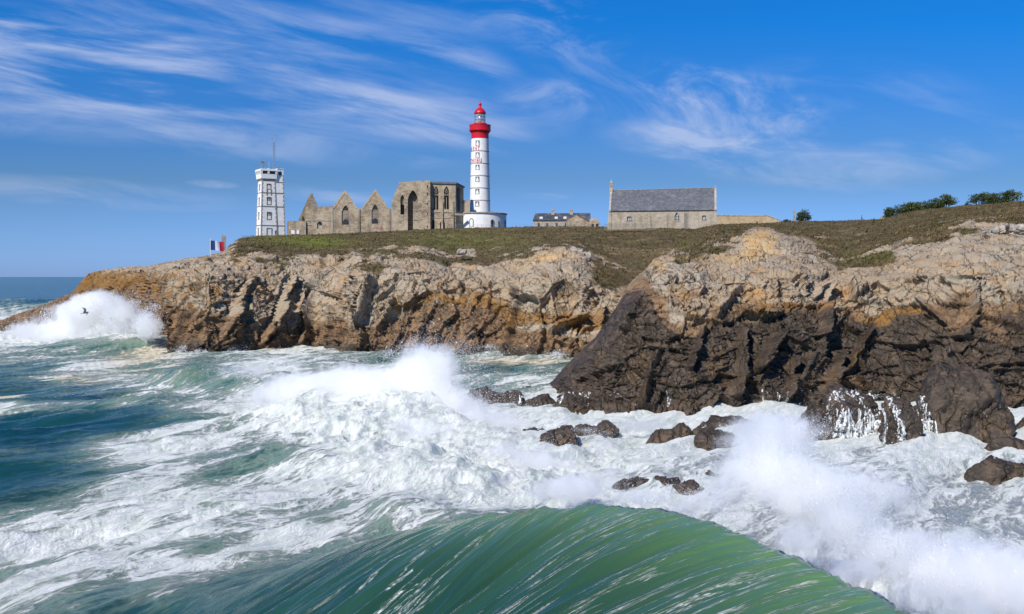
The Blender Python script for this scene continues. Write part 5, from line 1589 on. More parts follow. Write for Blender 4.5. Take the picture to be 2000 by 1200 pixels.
# transept wall with the deep niche
m = MB(s)
niche = arch(X_(806), Z_(470), Z_(371.5), 20, True, 8)
lanc = arch(X_(785.5), Z_(419.5), Z_(381), 7.5, True, 6)
m.wall(rough(L((764.5, G0_), (834, G0_), (834, 353), (811, 353), (806, 354.5), (779, 357), (777.5, 364), (770, 379), (765, 396)), .7, 4, 11), [niche, lanc], -9, 4)
tr = m.build('transept_wall', M_abbey, AB)
m = MB(s); m.wall(L((794, G0_), (818, G0_), (818, 366), (794, 366)), [], 3.2, 4.2); m.build('niche_back', M_abbey2, tr)
m = MB(s); m.wall(L((806.5, G0_), (817, G0_), (816, 395), (806.5, 393)), [], -8.2, 1); m.build('niche_pier', M_abbey, tr)
m = MB(s); m.box(X_(780), X_(791), 0.5, 1, Z_(421), Z_(379)); m.build('window_opening', M_dark, tr)
m = MB(s); m.box(X_(780.5), X_(790.5), -4, -2, Z_(400.5), Z_(379.5)); m.build('blocked_window', M_abbey2, tr)
m = MB(s)
for k in range(3):
    m.box(X_(806.5) + k * .001, X_(817), -9.3, -8.3, Z_(448 - 18 * k), Z_(446.8 - 18 * k))
build_each(m, 'ledge', M_dress, tr)
m = MB(s); m.box(X_(832), X_(840), -11, -3, -15, Z_(352.5), 0, (X_(832.5), X_(839.5), -10.4, -3)); pier = m.build('pier', M_abbey, AB)
m = MB(s)
for py in (445, 420, 400, 380, 366): m.box(X_(833.2), X_(834.6), -11.4, -10.3, Z_(py), Z_(py - 4))
build_each(m, 'putlog_hole', M_dark, pier)
# the apse
apo = L((838, G0_), (890, G0_), (890, 358), (838, 357))
holes = [arch(X_(851.5), Z_(409), Z_(363.5), 9.5, True, 7), arch(X_(872), Z_(408), Z_(363), 9.5, True, 7), arch(X_(844.6), Z_(459), Z_(428.5), 8, False, 5), arch(X_(864), Z_(458), Z_(427.5), 10, True, 5)]
m = MB(s); m.wall(apo, holes, -1, 4); aps = m.build('apse_wall', M_abbey, AB)
m = MB(s); m.add([(X_(890), -1, -15), (X_(907.5), 22, -15), (X_(907.5), 22, Z_(362)), (X_(890), -1, Z_(358)), (X_(886), 4, -15), (X_(903), 26, -15), (X_(903), 26, Z_(362)), (X_(886), 4, Z_(358))],
      [(0, 1, 2, 3), (5, 4, 7, 6), (3, 2, 6, 7)]); m.build('apse_side', M_abbey, AB)
m = MB(s); m.add([(X_(895), 5, Z_(412)), (X_(898.5), 9.6, Z_(412)), (X_(899.5), 11, Z_(366)), (X_(896.5), 7, Z_(363)), (X_(893.2), 2.6, Z_(368))], [(0, 1, 2, 3, 4)])
for i in range(len(m.v)):
    x, y, z = m.v[i]; m.v[i] = (x + .5, y - .7, z)
m.build('tall_opening', M_dark, AB)
m = MB(s); m.wall(L((838, G0_), (880, G0_), (880, 358), (838, 358)), [], 19, 22); m.build('far_wall', M_abbey2, AB)
bpy.data.objects.remove(COL.objects[-1]) if False else None
for wx, op in ((851.5, True), (872, True)):
    m = MB(s)
    m.box(X_(wx) - .55, X_(wx) + .55, 0.2, 1.6, Z_(409), Z_(384))
    for cx_, cz_, rr_ in ((0, 373.5, 2.6), (-2.4, 379.5, 1.9), (2.4, 379.5, 1.9), (0, 368.5, 1.4)):
        pts = [(X_(wx + cx_) + rr_ * math.cos(2 * math.pi * i / 10), Z_(cz_) + rr_ * math.sin(2 * math.pi * i / 10)) for i in range(10)]
        pin = [(X_(wx + cx_) + (rr_ - .8) * math.cos(2 * math.pi * i / 10), Z_(cz_) + (rr_ - .8) * math.sin(2 * math.pi * i / 10)) for i in range(10)]
        m.wall(pts, [pin], 0.2 + .01 * rr_, 1.5)
    m.build('tracery', M_dress, aps)
m = MB(s); m.box(X_(838), X_(847.2), 9, 10, -10, Z_(366)); m.box(X_(847), X_(858), 9.2, 10, Z_(430), Z_(364)); m.build('inner_wall', M_abbey2, AB)
m = MB(s); m.wall(arch(X_(864), Z_(458), Z_(428.5), 9, True, 5), [], 2.6, 3.2); m.build('arch_opening', M_dark, aps)
m = MB(s)
for bx in (839.5, 861, 882): m.box(X_(bx), X_(bx + 4.2), -5.5, -1, -15, Z_(392), 0, (X_(bx + .5), X_(bx + 3.7), -3, -1))
build_each(m, 'buttress', M_abbey, aps)
m = MB(s); m.box(X_(838), X_(888), -2.2, -1, Z_(414.5), Z_(412.5)); m.box(X_(838), X_(890), -1.9, -1, Z_(425.5), Z_(424.3)); build_each(m, 'ledge', M_dress, aps)
m = MB(s)
m.add([(X_(815), 6, Z_(355)), (X_(839), -3.5, Z_(357.5)), (X_(891.5), -3.5, Z_(358.5)), (X_(910), 21, Z_(364)), (X_(905), 28, Z_(363)), (X_(815), 28, Z_(355)),
       (X_(815), 6, Z_(353.2)), (X_(839), -3.5, Z_(354.6)), (X_(891.5), -3.5, Z_(355.0)), (X_(910), 21, Z_(361)), (X_(905), 28, Z_(358.5)), (X_(815), 28, Z_(352.8)), (X_(868), 14, Z_(352.6))],
      [(0, 1, 7, 6), (1, 2, 8, 7), (2, 3, 9, 8), (3, 4, 10, 9), (4, 5, 11, 10), (5, 0, 6, 11), (6, 7, 12), (7, 8, 12), (8, 9, 12), (9, 10, 12), (10, 11, 12), (11, 6, 12), (5, 4, 3, 2, 1, 0)])
m.build('apse_roof', M_copper, AB)
m = MB(s); m.wall(rough(L((896, G0_), (920, G0_), (920, 389), (896, 388)), .5, 5, 21), [], 20, 26); m.build('choir_wall', M_abbey, AB)
m = MB(s); m.box(X_(881), X_(908), -3, 1, Z_(420), Z_(416), 0, (X_(886), X_(906), -1, 1)); m.build('ledge', M_abbey2, AB)

# two white notice boards before the abbey
for px, w_, lab in ((572, 6.5, 'left white notice panel below the low abbey wall'), (582, 5, 'right white notice panel below the low abbey wall')):
    r_, s_ = root('notice_board', px, 460, 309, lab, 'notice board', 'white notice panels by the abbey')
    m = MB(s_); m.box(-w_ / 2, w_ / 2, -.4, .4, 2.5, 10, 0); m.build('panel', M_white, r_)
    m = MB(s_)
    for q in (-1, 1): m.box(q * w_ / 2 * .8 - .35, q * w_ / 2 * .8 + .35, .4, 1.1, -4, 9)
    m.build('post', M_metal, r_)

# ---- chapel
CH, s = root('chapel', 1292, 441, 285, 'long low stone chapel with grey slate roof and bellcote', 'chapel', None, -2)
X_ = lambda px: px - 1292.0
Z_ = lambda py: 441.0 - py
wl, wr, zE = X_(1190), X_(1397), Z_(411)
dep = 62.0
wins = [(1229.5, 431.5, 422.5, 9, 0), (1321.5, 431.5, 415.5, 8.5, 2), (1374, 431, 422, 7.5, 0)]
hol = []
for px, b0, t0, w_, kd in wins:
    hol.append(arch(X_(px), Z_(b0), Z_(t0), w_, True, 6) if kd == 2 else arch(X_(px), Z_(b0), Z_(t0), w_, False, 2) if kd == 1 else [(X_(px) - w_ / 2, Z_(b0)), (X_(px) + w_ / 2, Z_(b0)), (X_(px) + w_ / 2, Z_(t0) - .6), (X_(px), Z_(t0)), (X_(px) - w_ / 2, Z_(t0) - .6)])
m = MB(s); m.wall([(wl, -14), (wr, -14), (wr, zE), (wl, zE)], hol, 0, 5); cw_ = m.build('front_wall', M_chapel, CH)
zr = Z_(370)
m = MB(s)
for x0, x1 in ((wl, wl + 4), (wr - 4, wr)):
    n0 = len(m.v)
    vs = [(x0, 5, -14), (x0, dep, -14), (x0, dep, zE), (x0, dep / 2, zr), (x0, 5, zE + 4), (x1, 5, -14), (x1, dep, -14), (x1, dep, zE), (x1, dep / 2, zr), (x1, 5, zE + 4)]
    m.add(vs, [(0, 4, 3, 2, 1), (5, 6, 7, 8, 9), (0, 5, 9, 4), (4, 9, 8, 3), (3, 8, 7, 2), (1, 2, 7, 6)])
m.box(wl + 4, wr - 4, dep - 4, dep, -14, zE)
build_each(m, 'gable_wall', M_chapel, CH)
m = MB(s)
zs = zr - .5
m.add([(wl + 2, -2.2, zE - 1.0), (wr - 2, -2.2, zE - 1.0), (wr - 2, dep / 2, zs + 2.5), (wl + 2, dep / 2, zs), (wl + 2, dep + 2, zE - 1), (wr - 2, dep + 2, zE - 1),
       (wl + 2, -2.2, zE + .4), (wr - 2, -2.2, zE + .4), (wr - 2, dep / 2, zs + 4.2), (wl + 2, dep / 2, zs + 1.6), (wl + 2, dep + 2, zE + .4), (wr - 2, dep + 2, zE + .4)],
      [(0, 1, 7, 6), (6, 7, 8, 9), (9, 8, 11, 10), (4, 10, 11, 5), (0, 3, 2, 1), (3, 4, 5, 2), (0, 6, 9, 3), (3, 9, 10, 4), (1, 2, 8, 7), (2, 5, 11, 8)])
m.build('roof', M_slate, CH)
m = MB(s); m.tube((wl + 2, dep / 2, zs + 1.9), (wr - 2, dep / 2, zs + 4.5), .7, 6); m.build('ridge', M_granite, CH)
m = MB(s)
for x0, x1, top in ((wl - .5, wl + 3.2, zr + 2.6), (wr - 3.2, wr + .8, zr + 5.2)):
    vs = [(x0, -3.2, zE - 1.5), (x1, -3.2, zE - 1.5), (x1, -3.2, zE + 1.6), (x0, -3.2, zE + 1.6), (x0, dep / 2, top - 2.4), (x1, dep / 2, top - 2.4), (x1, dep / 2, top), (x0, dep / 2, top),
          (x0, dep + 3, zE - 1.5), (x1, dep + 3, zE - 1.5), (x1, dep + 3, zE + 1.6), (x0, dep + 3, zE + 1.6)]
    m.add(vs, [(0, 1, 2, 3), (3, 2, 6, 7), (7, 6, 10, 11), (0, 3, 7, 4), (1, 5, 6, 2), (4, 7, 11, 8), (5, 9, 10, 6), (0, 4, 5, 1), (8, 9, 5, 4), (11, 10, 9, 8)])
m.box(wr - 2, wr, dep / 2 - 1, dep / 2 + 1, zr + 5, zr + 9)
build_each(m, 'gable_coping', M_dress, CH)
m = MB(s); m.box(wl - 1.0, wl + 4.6, -1.4, 0, -14, zE - 1.6); m.box(wr - 4.6, wr + 1.0, -1.4, 0, -14, zE - 1.6); build_each(m, 'corner_stones', M_dress, CH)
m = MB(s)
for px in (1239, 1270, 1301.5): m.box(X_(px) - 1.2, X_(px) + 1.2, -2.0, 0, -14, Z_(417), 0, (X_(px) - 1.0, X_(px) + 1.0, -.8, 0))
build_each(m, 'buttress', M_chapel, CH)
for (px, b0, t0, w_, kd), hp in zip(wins, hol):
    m = MB(s); x0 = X_(px)
    out = [(x0 + (a - x0) * (1 + 3.4 / w_), Z_(b0) - 1.2 + (c - Z_(b0)) * (1 + 2.6 / (b0 - t0))) for a, c in hp]
    m.wall(out, [hp], -.5, .3); fr_ = m.build('window', M_dress, CH)
    m = MB(s); m.box(x0 - w_ / 2, x0 + w_ / 2, 2.5, 3, Z_(b0), Z_(t0)); m.build('pane', M_lpane if False else M_glass, fr_)
    m = MB(s)
    for q in (-.17, .17): m.box(x0 + q * w_ - .3, x0 + q * w_ + .3, 2.1, 2.5, Z_(b0), Z_(t0) - .3)
    for q in (.33, .66): m.box(x0 - w_ / 2, x0 + w_ / 2, 2.15, 2.45, Z_(b0) + q * (b0 - t0) - .25, Z_(b0) + q * (b0 - t0) + .25)
    m.build('glazing_bar', M_white, fr_)
m = MB(s); m.box(X_(1336), X_(1342.5), -.4, .3, -14, Z_(418)); m.build('door', M_wood, CH)
m = MB(s); m.box(X_(1334.5), X_(1344), -.7, 0, Z_(417.6), Z_(415.8)); m.box(X_(1334.5), X_(1335.9), -.7, 0, -14, Z_(417.6)); m.box(X_(1342.6), X_(1344), -.7, 0, -14, Z_(417.6)); m.build('door_frame', M_dress, CH)
m = MB(s)
bx = wl + 1.5; by = dep / 2
m.box(bx - 3, bx + 3, by - 4, by + 4, zr - 6, zr + 5); bc = None
m.wall([(bx - 2.6, zr + 5), (bx + 2.6, zr + 5), (bx + 2.6, zr + 15), (bx - 2.6, zr + 15)], [arch(bx, zr + 7, zr + 13, 2.6, False, 4)], by - 2.2, by + 2.2)
m.box(bx - 3.4, bx + 3.4, by - 3, by + 3, zr + 15, zr + 16.2)
m.box(bx - 2.6, bx + 2.6, by - 2.3, by + 2.3, zr + 16.2, zr + 22, 0, (bx - .4, bx + .4, by - .4, by + .4))
m.tube((bx, by, zr + 21), (bx, by, zr + 25.5), .35, 5); m.tube((bx - 1.3, by, zr + 23.8), (bx + 1.3, by, zr + 23.8), .3, 5)
bc = m.build('bellcote', M_fort, CH)
m = MB(s); m.lathe([(1.1, 0), (.9, .8), (.5, 2.0), (.1, 2.6)], 10); o = m.build('bell', M_dmetal, bc); o.location = (bx * s, by * s, (zr + 8.2) * s)
m = MB(s); m.box(X_(1185), wl - .6, 10, 40, -14, Z_(414), 0, (X_(1187.5), wl - .6, 12, 38)); m.build('side_porch', M_chapel, CH)

# ---- house with dormers, stone barn, ruined gateway
HS, s = root('house', 1097, 444, 372, 'long pale house with dark slate roof, three white dormers and two chimneys', 'house')
m = MB(s); m.box(-55, 55, 0, 34, -14, 13.5); m.build('wall', M_dress, HS)
m = MB(s); m.add([(-56.5, -2, 13), (57, -2, 13), (57, 36, 13), (-56.5, 36, 13), (-52, 17, 28), (56, 17, 28.5)], [(0, 1, 5, 4), (1, 2, 5), (2, 3, 4, 5), (3, 0, 4), (3, 2, 1, 0)]); rf = m.build('roof', M_slate2, HS)
for px in (1080, 1116):
    m = MB(s); x = px - 1097; m.box(x - 3.2, x + 3.2, 13, 21, 22, 33); m.box(x - 3.8, x + 3.8, 12.4, 21.6, 33, 34.5); m.tube((x - 1.6, 17, 34.5), (x - 1.6, 17, 37), .9, 6); m.tube((x + 1.6, 17, 34.5), (x + 1.6, 17, 37), .9, 6); m.build('chimney', M_dress, rf)
for px in (1057, 1086.5, 1103.5):
    m = MB(s); x = px - 1097; m.box(x - 3, x + 3, 2.2, 12, 16, 20.5); d_ = m.build('dormer', M_white, HS)
    m = MB(s); m.box(x - 2, x + 2, 1.9, 2.2, 16.8, 19.8); m.build('pane', M_white, d_)
m = MB(s)
for x in (-45, -28, -10, 8): m.box(x - 2, x + 2, -.4, 0, 2, 8)
build_each(m, 'window', M_glass, HS)

BR, s = root('stone_barn', 1131, 446, 345, 'grey stone barn turning its gable to the sea, in front of the house', 'barn')
m = MB(s); m.wall([(-25, -12), (26, -12), (26, 8.5), (-4.5, 26), (-25, 14)], [], 0, 4); m.box(22, 26, 4, 26, -12, 8.4); m.build('wall', M_abbey, BR)
m = MB(s); m.add([(-5, -1.2, 26.2), (29, -1.2, 7), (29, 26, 7), (-5, 26, 26.2), (-5, -1.2, 27.4), (29, -1.2, 8.4), (29, 26, 8.4), (-5, 26, 27.4)], [(0, 1, 5, 4), (4, 5, 6, 7), (1, 2, 6, 5), (2, 3, 7, 6), (3, 0, 4, 7), (3, 2, 1, 0)]); m.build('roof', M_slate, BR)
m = MB(s); m.box(12, 17, -.3, 0, -12, 2); m.build('door', M_dark, BR)
GW, s = root('ruined_gateway', 1162, 446, 330, 'small ruined stone gateway with two dark arches beside the barn', 'ruin')
m = MB(s); m.wall(rough([(-11, -12), (10, -12), (10, 10), (6, 17), (-4, 20), (-11, 17)], .8, 3.5, 31), [arch(-4.5, -10, 9, 5, False, 4), arch(4.5, -10, 9, 5, False, 4)], 0, 5); m.build('arch_wall', M_abbey, GW)
m = MB(s); m.box(-11, 10, 9, 10, -12, 12); m.build('rear_wall', M_abbey2, GW)

# ---- long low wall right of the chapel
FW, s = root('rampart_wall', 1462, 436, 300, 'long low golden stone rampart wall running right from the chapel', 'wall')
m = MB(s); m.wall(rough([(-70, -12), (66, -12), (60, 2), (49, 8.5), (36, 13.5), (-70, 15)], .35, 6, 41), [], 0, 30); m.build('masonry', M_fort, FW)
m = MB(s); m.add([(-70, -1, 15.2), (36, -1, 13.7), (49, -1, 9), (66, -1, 1), (66, 31, 1), (49, 31, 9), (36, 31, 13.7), (-70, 31, 15.2), (-70, -1, 16.8), (36, -1, 15.4), (49, -1, 10.4), (66, -1, 2.2), (66, 31, 2.2), (49, 31, 10.4), (36, 31, 15.4), (-70, 31, 16.8)],
      [(8, 9, 14, 15), (9, 10, 13, 14), (10, 11, 12, 13), (0, 1, 9, 8), (1, 2, 10, 9), (2, 3, 11, 10), (3, 4, 12, 11), (7, 0, 8, 15)]); m.build('coping', M_dress, FW)

# ---- stone stele and the flag
SL, s = root('memorial_stele', 437, 492, 236, 'plain grey stone stele standing at the headland edge behind the flag', 'monument')
m = MB(s); m.box(-6, 6, -4, 4, -10, 2); m.build('plinth', M_granite, SL)
m = MB(s); m.box(-4.4, 4.4, -3.2, 3.2, 2, 31, 0, (-4, 4, -2.8, 2.8)); m.build('shaft', M_granite, SL)
m = MB(s); m.box(-4, -1, -1, 1, 31, 32.5); m.build('broken_top', M_granite, SL)
FL, s = root('flagpole', 411, 503, 226, 'white flagpole flying a blue, white and red striped flag', 'flag')
m = MB(s); m.tube((0, 0, -12), (0, 0, 37), .55, 8, .4); m.lathe([(.1, 38), (.7, 37.4), (.1, 36.8)], 8); m.build('pole', M_white, FL)
fc = [simple_mat('flag_blue', (0.015, 0.05, 0.16), 0.8, 0.05), simple_mat('flag_white', (0.60, 0.60, 0.66), 0.8, 0.04), simple_mat('flag_red', (0.42, 0.02, 0.05), 0.8, 0.05)]
for k, nm in enumerate(('blue_stripe', 'white_stripe', 'red_stripe')):
    m = MB(s); vs = []; fs = []; nx, nz = 12, 8
    for i in range(nx + 1):
        u = (k + i / nx) / 3
        for j in range(nz + 1):
            v = j / nz
            vs.append((0.6 + 26 * u - 1.5 * u * v, 2.2 * math.sin(u * 8.5 + v * 1.2) * (u ** .6), 14.5 + 18.5 * v - 2.2 * u + 1.0 * math.sin(u * 7) * u))
    for i in range(nx):
        for j in range(nz): a = i * (nz + 1) + j; fs.append((a, a + nz + 1, a + nz + 2, a + 1))
    m.add(vs, fs); m.build(nm, fc[k], FL, True)

# ---- standing cross and the white blocks, cliff-top boulders
CR, s = root('stone_cross', 1551, 430, 300, 'slim old stone cross standing left of a dark bush', 'cross')
m = MB(s); m.box(-1.4, 1.4, -1.2, 1.2, -6, 14); m.box(-3, 3, -1.0, 1.0, 14, 16.5); m.box(-1.2, 1.2, -1.1, 1.1, 16.5, 20); m.box(-3.5, 3.5, -3, 3, -8, 1.5); m.build('cross_shaft', M_granite, CR)
BK, s = root('concrete_block', 1726, 430, 270, 'pale concrete block at the start of the bushy slope', 'block')
m = MB(s); m.box(-7, 7, -3, 3, -5, 6); m.box(-7.3, 7.3, -3.3, 3.3, 6, 7); m.build('block_body', M_dress, BK)


def boulder(px, py, Y, w_, h_, label, seed, mat, lean=0.0):
    V, Fc = ICO4; s = Y / F
    q = np.sign(V) * np.abs(V) ** 0.6
    W_ = q * np.array([w_ * s / 2, w_ * s * .4, h_ * s / 2])
    sc = w_ * s * 0.4
    d, e, r_ = facets(W_[:, 0] / sc + seed, W_[:, 1] / sc, W_[:, 2] / sc, 0.5, seed)
    d2, e2, r2 = facets(W_[:, 0] / sc * 3 + seed, W_[:, 1] / sc * 3, W_[:, 2] / sc * 3, 0.5, seed + 3)
    n = V / np.linalg.norm(V, axis=1, keepdims=True)
    W_ = W_ + n * (0.35 * sc * d + 0.1 * sc * d2)[:, None]
    W_[:, 2] += lean * W_[:, 0]
    o = np_mesh('boulder', W_, Fc, mat, False)
    c = P(px, py, Y); o.location = (c[0], c[1], c[2])
    tag(o, label, 'boulder', 'boulders on the cliff top')


M_bould = simple_mat('pale_boulder', (0.42, 0.37, 0.31), 0.9, 0.25, 0.8, bump=0.5)
boulder(1952, 449, 138, 34, 16, 'pinkish white boulder among the slabs near the top of the right cliff', 3, M_bould, 0.2)
boulder(1984, 449, 137, 44, 20, 'large pale boulder at the right edge near the cliff top', 5, M_bould, -0.15)
boulder(1940, 464, 134, 40, 12, 'grey tilted slab leaning below the pinkish white boulder', 7, M_bould, -0.35)
boulder(1992, 472, 133, 34, 20, 'grey boulder under the large pale one at the right edge', 9, M_bould, 0.2)
boulder(1134, 500, 204, 40, 24, 'rounded pale boulder at the edge of the turf above the bay', 11, M_bould, -0.3)
boulder(690, 499, 205, 16, 8, 'dark small boulder on the turf edge above the deep cleft', 13, M_granite, 0.1)
boulder(902, 492, 212, 18, 10, 'small pale rock poking out of the turf below the lighthouse', 15, M_bould, 0.1)

# ---- fences
FN, s = root('railing_fence', 1090, 444, 318, 'thin grey railing along the cliff top between lighthouse and house', 'fence')
m = MB(s)
for k in range(24): x = -90 + k * 7.8; m.tube((x, 0, -6), (x, 0, 6.5 + .3 * math.sin(k)), .28, 5)
build_each(m, 'post', M_metal, FN)
m = MB(s)
for z in (2, 4.2, 6.2): m.tube((-90, 0, z), (90, 0, z), .16, 4)
build_each(m, 'rail', M_metal, FN)
FN, s = root('railing_fence', 935, 447, 313, 'thin grey railing running in front of the lighthouse base', 'fence')
m = MB(s)
for k in range(14): x = -50 + k * 8; m.tube((x, 0, -6), (x, 0, 8), .28, 5)
build_each(m, 'post', M_metal, FN)
m = MB(s)
for z in (3, 5.5, 8): m.tube((-50, 0, z), (54, 0, z), .16, 4)
build_each(m, 'rail', M_metal, FN)
FN, s = root('picket_fence', 1222, 444, 279, 'weathered wooden picket fence before the left half of the chapel', 'fence')
m = MB(s); rgf = random.Random(5)
for k in range(46): x = -42 + k * 2.2; h_ = 8 + rgf.uniform(-1.2, 1.2); m.box(x - .45, x + .45, -.2, .2, -6, h_, 0, (x - .35 + rgf.uniform(-.4, .4), x + .35, -.2, .2))
build_each(m, 'picket', M_wood, FN)
m = MB(s); m.tube((-42, .4, 2), (58, .4, 2), .25, 4); m.tube((-42, .4, 5.5), (58, .4, 5.5), .25, 4); build_each(m, 'rail', M_wood, FN)
FN, s = root('picket_fence', 520, 463, 300, 'low wooden picket fence on the turf below the white lookout tower', 'fence')
m = MB(s)
for k in range(52): x = -46 + k * 2.3; h_ = 3.6 + rgf.uniform(-.6, .6); m.box(x - .4, x + .4, -.2, .2, -6, h_ + x * .02)
build_each(m, 'picket', M_wood, FN)
m = MB(s); m.tube((-46, .4, 1), (73, .4, 2.4), .25, 4); build_each(m, 'rail', M_wood, FN)

# ---- people
M_skin = simple_mat('skin', (0.45, 0.28, 0.20), 0.6, 0.05)


def cloth(n, c): return simple_mat(n, c, 0.85, 0.08, 4)


def person(px, py, Y, label, top, legs, hair, stride=0.18, turn=0.0, arm=0.12, height=1.72):
    j = {'pel': (0, 0, .93), 'spine': (0, 0, 1.15), 'chest': (0, .0, 1.36), 'neck': (0, 0, 1.50), 'head': (0, -.02, 1.60), 'crown': (0, -.01, 1.72)}
    V = []; E = []; Rr = []; nm = {}

    def pt(n, c, r): nm[n] = len(V); V.append(c); Rr.append(r)
    pt('pel', (0, 0, .94), (.16, .11)); pt('spine', (0, 0, 1.14), (.145, .10)); pt('chest', (0, 0, 1.36), (.18, .11)); pt('neck', (0, 0, 1.50), (.055, .055)); pt('head', (0, -.03, 1.60), (.085, .095)); pt('crown', (0, -.02, 1.70), (.06, .07))
    E += [('pel', 'spine'), ('spine', 'chest'), ('chest', 'neck'), ('neck', 'head'), ('head', 'crown')]
    for sd_, k in ((-1, 1), (1, -1)):
        q = str(sd_)
        pt('hip' + q, (sd_ * .09, 0, .88), (.10, .10)); pt('knee' + q, (sd_ * .095, -k * stride * .6 - .03, .48), (.065, .065)); pt('ank' + q, (sd_ * .10, -k * stride, .09), (.045, .045)); pt('toe' + q, (sd_ * .11, -k * stride - .15, .04), (.04, .035))
        E += [('pel', 'hip' + q), ('hip' + q, 'knee' + q), ('knee' + q, 'ank' + q), ('ank' + q, 'toe' + q)]
        pt('sho' + q, (sd_ * .19, 0, 1.42), (.065, .065)); pt('elb' + q, (sd_ * .25, k * arm, 1.14), (.048, .048)); pt('wri' + q, (sd_ * .25, k * arm - .1, .91), (.034, .034)); pt('hand' + q, (sd_ * .25, k * arm - .13, .80), (.036, .022))
        E += [('chest', 'sho' + q), ('sho' + q, 'elb' + q), ('elb' + q, 'wri' + q), ('wri' + q, 'hand' + q)]
    me = bpy.data.meshes.new('body'); me.from_pydata(V, [(nm[a], nm[b_]) for a, b_ in E], []); me.update()
    o = bpy.data.objects.new('body', me); COL.objects.link(o)
    o.modifiers.new('skin', 'SKIN'); sb = o.modifiers.new('sub', 'SUBSURF'); sb.levels = 2; sb.render_levels = 2
    if not me.skin_vertices: me.attributes.new
    bpy.context.view_layer.objects.active = o
    if len(me.skin_vertices) == 0:
        bm = bmesh.new(); bm.from_mesh(me); bm.verts.layers.skin.verify(); bm.to_mesh(me); bm.free()
    for i, r_ in enumerate(Rr):
        me.skin_vertices[0].data[i].radius = r_; me.skin_vertices[0].data[i].use_root = (i == 0)
    dg = bpy.context.evaluated_depsgraph_get()
    m2 = bpy.data.meshes.new_from_object(o.evaluated_get(dg)); bpy.data.objects.remove(o)
    m2.materials.clear()
    for mm in (M_skin, top, legs, M_dmetal): m2.materials.append(mm)
    for p_ in m2.polygons:
        c = p_.center
        p_.material_index = 3 if c.z < .085 else 2 if (c.z < .95 and abs(c.x) < .19) else 0 if (c.z > 1.47 or (abs(c.x) > .2 and c.z < .93)) else 1
        p_.use_smooth = True
    c = P(px, py, Y)
    e = empty('person', c, R(turn)); tag(e, label, 'person'); e.scale = (height / 1.72,) * 3
    m2.name = 'body'; link(bpy.data.objects.new('body', m2), e)
    mb = MB(); mb.lathe([(.105, 0), (.108, .05), (.09, .11), (.05, .145), (.005, .155)], 14); hr = mb.build('hair', hair, e, True); hr.location = (0, -.015, 1.60)
    return e


M_hair = simple_mat('brown_hair', (0.05, 0.03, 0.02), 0.6, 0.1, 10)
person(743, 456, 308, 'person in a pink top standing before the second abbey gable', cloth('pink_top', (.62, .10, .22)), cloth('pale_trousers', (.5, .42, .42)), M_hair, .05, 20)
person(1683, 435, 268, 'person in dark red jacket walking along the skyline path on the right', cloth('dark_red_jacket', (.20, .03, .05)), cloth('grey_trousers', (.12, .13, .17)), M_hair, .25, 80)
person(538.5, 462, 304, 'person in dark clothes at the foot of the white lookout tower', cloth('dark_coat', (.02, .02, .025)), cloth('black_trousers', (.02, .02, .03)), M_hair, .1, 10)

# ---- bushes on the skyline
M_bark = simple_mat('bark', (0.10, 0.075, 0.05), 0.9, 0.2, 4)
M_leaf, t, b = new_mat('evergreen_leaves')
r_ = t.attr('rnd'); c_ = t.mix(t.sm(r_, 0, .6), (0.026, 0.040, 0.014), (0.070, 0.092, 0.026)); c_ = t.mix(t.sm(r_, .75, 1.0), c_, (0.13, 0.135, 0.045))
t.put(b.inputs['Base Color'], c_); b.inputs['Roughness'].default_value = .6; b.inputs['Specular IOR Level'].default_value = 0.25


def bush(px, py, Y, w_, h_, label, seed, lean=0.2, kind='bush', lobes=9):
    rg = np.random.default_rng(seed); s = Y / F; c = P(px, py + 5, Y); W_, Hh = w_ * s, (h_ + 5) * s
    e = empty('windblown_' + kind, c, 0); tag(e, label, kind, 'windblown bushes on the skyline')
    m = MB(); cs = []
    for k in range(lobes):
        x = rg.uniform(-.42, .42); z = rg.uniform(.10, .78) * (1 - .75 * abs(x)) + .02
        cs.append((x * W_ + lean * z * Hh, rg.uniform(-.25, .25) * W_ * .6, z * Hh, rg.uniform(.16, .30) * min(W_, 1.4 * Hh)))
    for k, (x, y, z, r_) in enumerate(cs):
        b0 = Vector((x * .25, y * .3, -.5)); mid = Vector((x * .6, y * .6, z * .5)); m.tube(b0, mid, .10 * Hh * .35, 6, .05 * Hh * .35); m.tube(mid, (x, y, z), .05 * Hh * .35, 5, .01)
    m.build('trunk', M_bark, e)
    n = int(2600 * lobes / 9)
    which = rg.integers(0, lobes, n); cc = np.array(cs)
    d = rg.normal(0, 1, (n, 3)); d /= np.linalg.norm(d, axis=1, keepdims=True)
    rad = rg.uniform(.25, 1.12, n) ** .6
    p = cc[which, :3] + d * (cc[which, 3] * rad)[:, None] * np.array([1.15, 1.0, .85])
    p[:, 2] = np.maximum(p[:, 2], .02 * Hh)
    sz = .055 * (W_ * Hh) ** .5 * rg.uniform(.5, 1.4, n)
    tri = rg.normal(0, 1, (n, 3, 3)); tri[..., 0] += .3
    tri /= np.linalg.norm(tri, axis=2, keepdims=True)
    V = (p[:, None, :] + tri * sz[:, None, None]).reshape(-1, 3)
    np_mesh('crown', V, np.arange(3 * n).reshape(-1, 3), M_leaf, False, {'rnd': np.repeat(rg.random(n) * .6 + .4 * rg.random(lobes)[which], 3)}, e)


